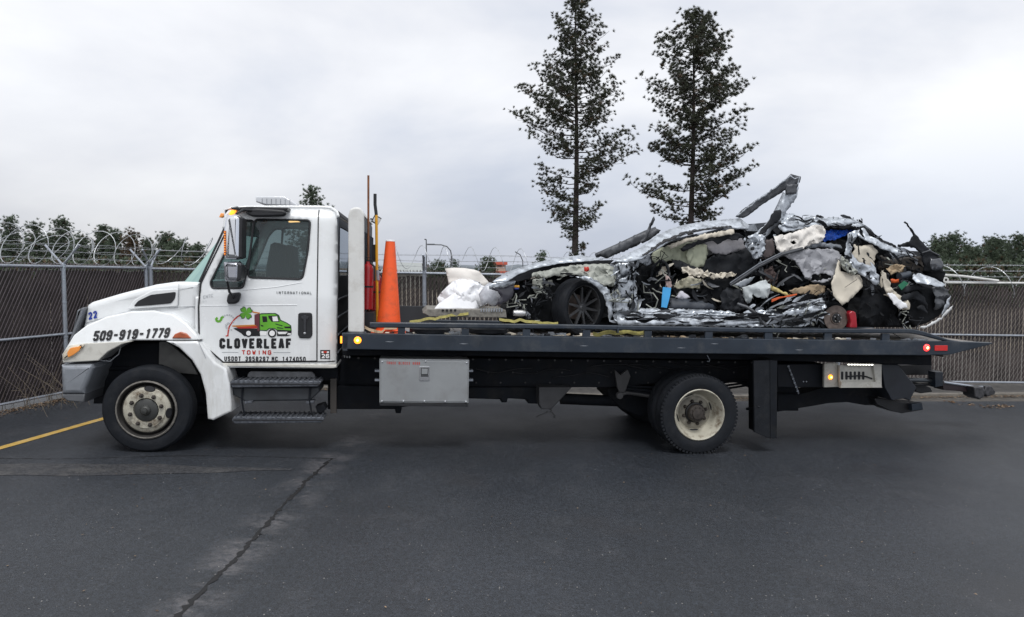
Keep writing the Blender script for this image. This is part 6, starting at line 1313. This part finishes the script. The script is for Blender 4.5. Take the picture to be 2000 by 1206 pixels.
tag(litter.build('leaf_litter', lm_, truck=False, off=(0, 12, 0), smooth=0, kind='stuff'), 'brown fallen leaves and needles gathered along the foot of the fences', 'leaf litter')
gr = MB()
for _ in range(480):
    px, py = random.uniform(-50, 2050), random.triangular(880, 1230, 1206); p = G(px, py); s = random.uniform(.0015, .004)
    gr.box((p.x - s, p.y - s, p.z - .002), (p.x + s, p.y + s * 1.2, p.z + s))
tag(gr.build('loose_grit', mat('pale_grit', (.19, .185, .18), .7, var=.5, scale=3), truck=False, off=(0, 5, 0), smooth=0, kind='stuff'), 'tiny pale stones strewn over the near asphalt', 'grit')
# ================================================================ trees
def tuft(mb, p, s, d, nb, wd, mi):
    """a burst of needles at a twig end"""
    for _ in range(nb):
        v = Vector((random.gauss(0, 1), random.gauss(0, 1), random.gauss(0, 1))).normalized() * .8 + d * .75; v.normalize(); L = s * random.uniform(.6, 1.1)
        sd_ = v.orthogonal().normalized(); sd_.rotate(Matrix.Rotation(random.uniform(0, 3.1), 3, v)); b = len(mb.v)
        q = p + v * L * .08
        mb.v += [tuple(q - sd_ * wd), tuple(q + sd_ * wd), tuple(p + v * L)]; mb.f.append((b, b + 1, b + 2)); mb.m.append(mi)
def pine(name, base, H, trunk_r, prof, lab, ts=.22, nb=22, wd=.022, gap=.45, seed=1, dens_=1., lean=0, mats=None, group=None, cat='pine tree', per=1.0):
    """prof: list of (height fraction, left reach, right reach) in metres"""
    random.seed(seed); r = Root(name, lab, cat, tuple(base), truck=False, group=group); base = Vector(base)
    def axis(z): return base + Vector((lean * (z / H) + .06 * math.sin(z * .35 + seed), .05 * math.sin(z * .3), z))
    MB().tube([axis(H * i / 24) - Vector((0, 0, .4 if i == 0 else 0)) for i in range(25)], trunk_r, 10, r2=.02).build('trunk', bark, r, smooth=60)
    br, cm_ = MB(), MB()
    def reach(h, side):
        for a, b in zip(prof, prof[1:]):
            if a[0] <= h <= b[0]:
                t = (h - a[0]) / (b[0] - a[0] + 1e-9); return (a[1 + side] * (1 - t) + b[1 + side] * t)
        return 0
    z = H * prof[0][0]
    while z < H * .995:
        h = z / H; az = random.uniform(0, 2 * math.pi)
        for q in range(random.choice((1, 2, 2, 3)) if h < .5 else random.choice((2, 3, 3))):
            a = az + q * 2.2 + random.uniform(-.4, .4); t = (math.cos(a) + 1) / 2; R = 1.12 * (reach(h, 0) * (1 - t) + reach(h, 1) * t) * random.choice((.6, .85, .95, 1., 1.05, 1.1))
            if R < .15: continue
            st = axis(z); up_ = -.06 + .72 * h + random.uniform(-.12, .12); dv = Vector((math.cos(a), math.sin(a), 0)); pts = []
            for i in range(6):
                s = i / 5; pts.append(st + dv * R * s + Vector((0, 0, R * (up_ * s * .5 - .10 * math.sin(s * 3.1) * (1 - h) + .22 * s * s))) + Vector((0, 0, random.gauss(0, .03))))
            br.tube(pts, max(.010, .014 + .010 * R) * (.7 + .5 * (1 - h)), 4, r2=.008, cap=False)
            nt_ = max(3, int(R * 4.2 * dens_))
            for k in range(nt_):
                s = random.uniform(gap * random.uniform(.4, 1.1), 1.0); i = min(4, int(s * 5)); p = pts[i].lerp(pts[i + 1], s * 5 - i)
                off = Vector((random.gauss(0, .25), random.gauss(0, .25), abs(random.gauss(.0, .16)) + .03)) * (R * .20 + .22) * (1.25 - .3 * s)
                e_ = p + off; br.tube([p, p.lerp(e_, .6) + Vector((0, 0, -.02)), e_], .009, 3, cap=False)
                for _c in range(random.choice((1, 1, 2, 3))): tuft(cm_, e_ + Vector((random.gauss(0, .15), random.gauss(0, .15), random.gauss(.02, .10))) * per, ts * random.uniform(.8, 1.25), (dv * .5 + Vector((0, 0, .8))), nb, wd, 1 if random.random() < (.03 + .08 * (1 - h)) else 0)
        z += H * .0150 * random.uniform(.5, 1.6) / max(.6, min(1.1, dens_))
    for _ in range(int(12 * dens_)): tuft(cm_, axis(H * random.uniform(.94, 1.0)) + Vector((random.gauss(0, .12), random.gauss(0, .12), 0)), ts, Vector((0, 0, 1)), nb, wd, 0)
    br.build('branches', bark, r, smooth=0); cm_.build('crown', mats or [needles, needlesb], r, smooth=0)
    return r
def tbase(px, Y, z=None): q = ray(px, 600); x = q.x / q.y * Y; return (x, Y, terr(x, Y) - .1)
Y_ = 44.0
b1 = tbase(1123, Y_); H1_ = atY(1123, -6, Y_).z - b1[2]
zf = lambda py, b, H: (atY(1123, py, Y_).z - b[2]) / H
pxm = Y_ / F
def prof(rows, b, H): return [(zf(y, b, H), l * pxm, r_ * pxm) for y, l, r_ in rows]
pine('tall_pine', b1, H1_, .24, prof([(500, 6, 12), (470, 12, 40), (430, 45, 30), (400, 84, 62), (375, 60, 60), (350, 62, 75), (325, 98, 108), (300, 80, 90), (270, 112, 62), (235, 100, 68), (215, 95, 104), (190, 72, 45), (160, 66, 66), (120, 50, 60), (80, 38, 46), (40, 32, 34), (10, 24, 20), (-6, 6, 8)], b1, H1_),
     'taller of the two big pines behind the truck, its tip at the picture top', ts=.175, nb=36, wd=.0135, gap=.38, seed=11, dens_=2.4, group='tall pines behind the wreck')
b2 = tbase(1348, Y_); H2_ = atY(1348, 28, Y_).z - b2[2]
pine('tall_pine', b2, H2_, .24, prof([(440, 60, 60), (415, 70, 80), (395, 100, 75), (370, 70, 95), (340, 90, 100), (310, 98, 70), (285, 55, 75), (255, 70, 82), (225, 82, 78), (200, 88, 82), (170, 60, 84), (140, 60, 70), (105, 64, 64), (75, 36, 48), (45, 22, 26), (28, 5, 6)], b2, H2_),
     'shorter and denser of the two big pines, rising right behind the car wreck', ts=.19, nb=38, wd=.0145, gap=.30, seed=23, dens_=2.6, group='tall pines behind the wreck')
# smaller conifers beyond the fence
def small(px, ytop, wpx, Y, lab, seed, round_=.5, brown=False, group='conifers beyond the left fence'):
    b = tbase(px, Y); H = atY(px, ytop, Y).z - b[2]; R = .88 * wpx / 2 * Y / F
    pr_ = [(.05, R * .9, R * .9), (.25, R * 1.05, R), (.45, R * (.9 + .15 * round_), R * (.9 + .1 * round_)), (.65, R * (.45 + .3 * round_), R * (.5 + .25 * round_)), (.85, R * (.16 + .22 * round_), R * (.18 + .22 * round_)), (1, .15, .15)]
    pine('conifer', b, H, .12, pr_, lab, ts=.24, nb=26, wd=.019, gap=.2, seed=seed, dens_=1.5, mats=[needlesb, needlesd] if brown else [needlesd, needlesb], group=group, cat='conifer', per=2.)
Lt = [(-22, 440, 60, 'conifer at the far left edge of the picture behind the razor wire', .6), (26, 429, 68, 'wide dark conifer behind the first razor loops at the far left', .8), (72, 441, 44, 'slim grey-green conifer between the two widest left ones', .3), (98, 462, 40, 'low conifer filling the gap left of the fence post', .6),
      (125, 432, 72, 'broad dark conifer directly above the Y-shaped fence post', .8), (160, 466, 44, 'low conifer right of the Y-shaped fence post', .5), (205, 444, 66, 'pointed dark conifer midway between the post and the fence corner', .5), (230, 455, 40, 'narrow conifer leaning against the pointed one near the corner', .4),
      (259, 458, 42, 'rust-brown conifer left of the fence corner', .3), (290, 474, 40, 'small conifer rising over the fence corner post', .5), (325, 462, 62, 'round-topped conifer above the truck hood', .9), (350, 476, 52, 'low bushy conifer just left of the windscreen', .8), (385, 484, 50, 'low conifer seen behind the windscreen pillar', .7)]
for i, (px, yt, wd_, lab, ro) in enumerate(Lt): small(px, yt, wd_, 62 + (i * 7) % 11, lab, 40 + i, ro, brown=(px == 259))
small(614, 371, 105, 60, 'conifer top showing above the cab roof beside the light bar', 77, .6, group='lone conifers behind the truck')
for i, (px, yt, wd_, Y, lab, ro) in enumerate([(767, 532, 18, 95, 'small dark tree in front of the grey shed roof', .8), (858, 515, 46, 90, 'small dark tree behind the top of the white plastic bundle', .9), (888, 513, 14, 100, 'thin tiny treetop beside the street lamp', .4), (953, 509, 44, 90, 'small dark tree left of the red-roofed building', .7), (1057, 497, 20, 85, 'tiny cone-shaped treetop above the wreck bonnet', .6)]):
    small(px, yt, wd_, Y, lab, 90 + i, ro, group='small distant trees behind the truck')
Rt = [(1824, 471, 44, 'pointed conifer just right of the torn tailgate spike', .5), (1842, 476, 40, 'low conifer left of the tallest one at the right', .6), (1861, 463, 44, 'tallest conifer of the right-hand tree line', .4), (1886, 481, 44, 'bushy conifer right of the tallest one at the right', .8), (1906, 489, 44, 'low conifer in the dip of the right-hand tree line', .8),
      (1927, 470, 44, 'rounded conifer second from the right-hand dip', .6), (1943, 471, 36, 'conifer pressed close between two others at the right', .6), (1965, 477, 40, 'dark conifer near the right edge above the razor wire', .7), (1990, 462, 46, 'dark conifer at the right edge of the picture', .7), (2024, 470, 60, 'conifer just outside the right edge of the picture', .7)]
for i, (px, yt, wd_, lab, ro) in enumerate(Rt): small(px, yt, wd_, 62 + (i * 5) % 9, lab, 120 + i, ro, group='conifers beyond the right end of the fence')
# undergrowth band behind the fences
random.seed(3); ug = MB()
for (x0, x1, n_) in ((-40, 400, 900), (1790, 2080, 560)):
    for _ in range(n_):
        px = random.uniform(x0, x1); Y = random.uniform(50, 58); b = tbase(px, Y); p = Vector(b) + Vector((0, 0, random.uniform(.2, 2.9 if x0 < 0 else 3.3)))
        for _k in range(2): tuft(ug, p, .5, Vector((0, -.2, .8)), 12, .06, random.choice((0, 0, 0, 1)))
tag(ug.build('undergrowth', [needlesd, needlesb], truck=False, off=(0, 55, 0), smooth=0, kind='stuff'), 'dense dark green scrub filling the ground below the conifers', 'undergrowth')
# far wooded ridge
random.seed(9); rd = MB(); n_ = 200; vs = []
for i in range(n_ + 1):
    x = -520 + 1040 * i / n_; h = 2.5 + 2.2 * noise.noise(Vector((x * .012, 1, 0))) + 1.3 * noise.noise(Vector((x * .11, 5, 0))); vs += [(x, 620, -6), (x, 630, 2.0 + h * .6), (x, 660, 2.6 + h)]
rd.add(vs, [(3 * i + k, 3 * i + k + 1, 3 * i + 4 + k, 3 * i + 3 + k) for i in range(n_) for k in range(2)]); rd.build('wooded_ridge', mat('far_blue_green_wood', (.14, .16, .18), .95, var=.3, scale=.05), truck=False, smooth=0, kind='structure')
# ---------------------------------------------------------------- buildings and lamps far off
def PXY(px, py, Y): return atY(px, py, Y)
sb = Root('grey_shed', 'long low grey shed roof seen over the fence beside the orange cone', 'shed', (PXY(800, 540, 105).x, 105, 0), truck=False)
a, b = PXY(742, 545, 105), PXY(826, 517, 105)
MB().box((a.x, 105, -1), (b.x - .5, 118, a.z + .9)).build('wall', mat('grey_shed_wall', (.22, .22, .2), .8), sb)
MB().add([(a.x, 104.6, a.z + .85), (b.x, 104.6, a.z + .85), (b.x - 1, 112, b.z + .2), (a.x, 112, b.z + .35), (a.x, 119, a.z + .8), (b.x, 119, a.z + .8)], [(0, 1, 2, 3), (3, 2, 5, 4)]).build('roof', mat('grey_metal_roof', (.30, .32, .31), .5), sb, solid=.12, smooth=0)
def shop(px0, px1, ytop, ybot, Y, lab):
    a, b = PXY(px0, ybot, Y), PXY(px1, ytop, Y); r = Root('roadside_building', lab, 'building', ((a.x + b.x) / 2, Y, terr(a.x, Y)), truck=False, group='roadside buildings beyond the fence')
    tanw = mat('tan_stucco', (.38, .33, .27), .8) if 'tan_stucco' not in MATS else MATS['tan_stucco']; rr = mat('red_roof_band', (.52, .10, .06), .6) if 'red_roof_band' not in MATS else MATS['red_roof_band']
    MB().box((a.x, Y, -1.5), (b.x, Y + 8, b.z - .35)).build('wall', tanw, r)
    MB().box((a.x - .3, Y - .3, b.z - .45), (b.x + .3, Y + 8.3, b.z)).build('roof_band', rr, r); MB().box((a.x - 2.2, Y - .8, a.z + .1), (b.x + 1.6, Y - .01, a.z + .5)).build('canopy_band', rr, r)
    w_ = (b.x - a.x); wn_ = MB().box((a.x + w_ * .35, Y - .06, a.z + 1.2), (a.x + w_ * .7, Y - .02, a.z + 2.)).build('window', mat('dark_window', (.10, .07, .07), .3) if 'dark_window' not in MATS else MATS['dark_window'], r)
shop(963, 987, 512, 536, 120, 'small tan building with red roof bands left of the wreck bonnet'); shop(822, 846, 527, 541, 130, 'tan building with an orange-red roof edge beside the fence post')
gp = mat('grey_lamp_post', (.14, .15, .165), .5, .4)
l1 = Root('street_lamp', 'curved-arm street lamp leaning left over the fence behind the truck bed', 'street lamp', (*PXY(882, 545, 60).xy, -1), truck=False, group='street lamps beyond the fence')
MB().tube([PXY(882, 560, 60), PXY(882, 500, 60)], .07, 8).build('pole', gp, l1); MB().tube([PXY(882, 500, 60), PXY(880, 490, 60), PXY(873, 482, 60), PXY(862, 478.5, 60), PXY(842, 478, 60)], .05, 8).build('arm', gp, l1)
MB().box(tuple(PXY(838, 478.5, 60) - Vector((.15, .15, .03))), tuple(PXY(849, 477, 60) + Vector((0, .15, .02)))).build('lamp_head', gp, l1)
l2 = Root('street_lamp', 'plain straight lamp mast rising above the galvanised fence post', 'street lamp', (*PXY(833, 545, 60).xy, -1), truck=False, group='street lamps beyond the fence')
MB().tube([PXY(833, 560, 60), PXY(832.5, 468, 60)], .06, 8, r2=.045).build('pole', gp, l2); MB().tube([PXY(832.5, 468, 60), PXY(829, 468, 60)], .05, 6).build('lamp_head', gp, l2)
# thin signal mast right of them
l3 = Root('street_lamp', 'slender bent lamp mast among the razor loops left of the wreck bonnet', 'street lamp', (*PXY(1021, 545, 70).xy, -1), truck=False, group='street lamps beyond the fence')
MB().tube([PXY(1022, 545, 70), PXY(1021, 510, 70), PXY(1016, 498, 70), PXY(1006, 492, 70)], .05, 6).build('pole', gp, l3)
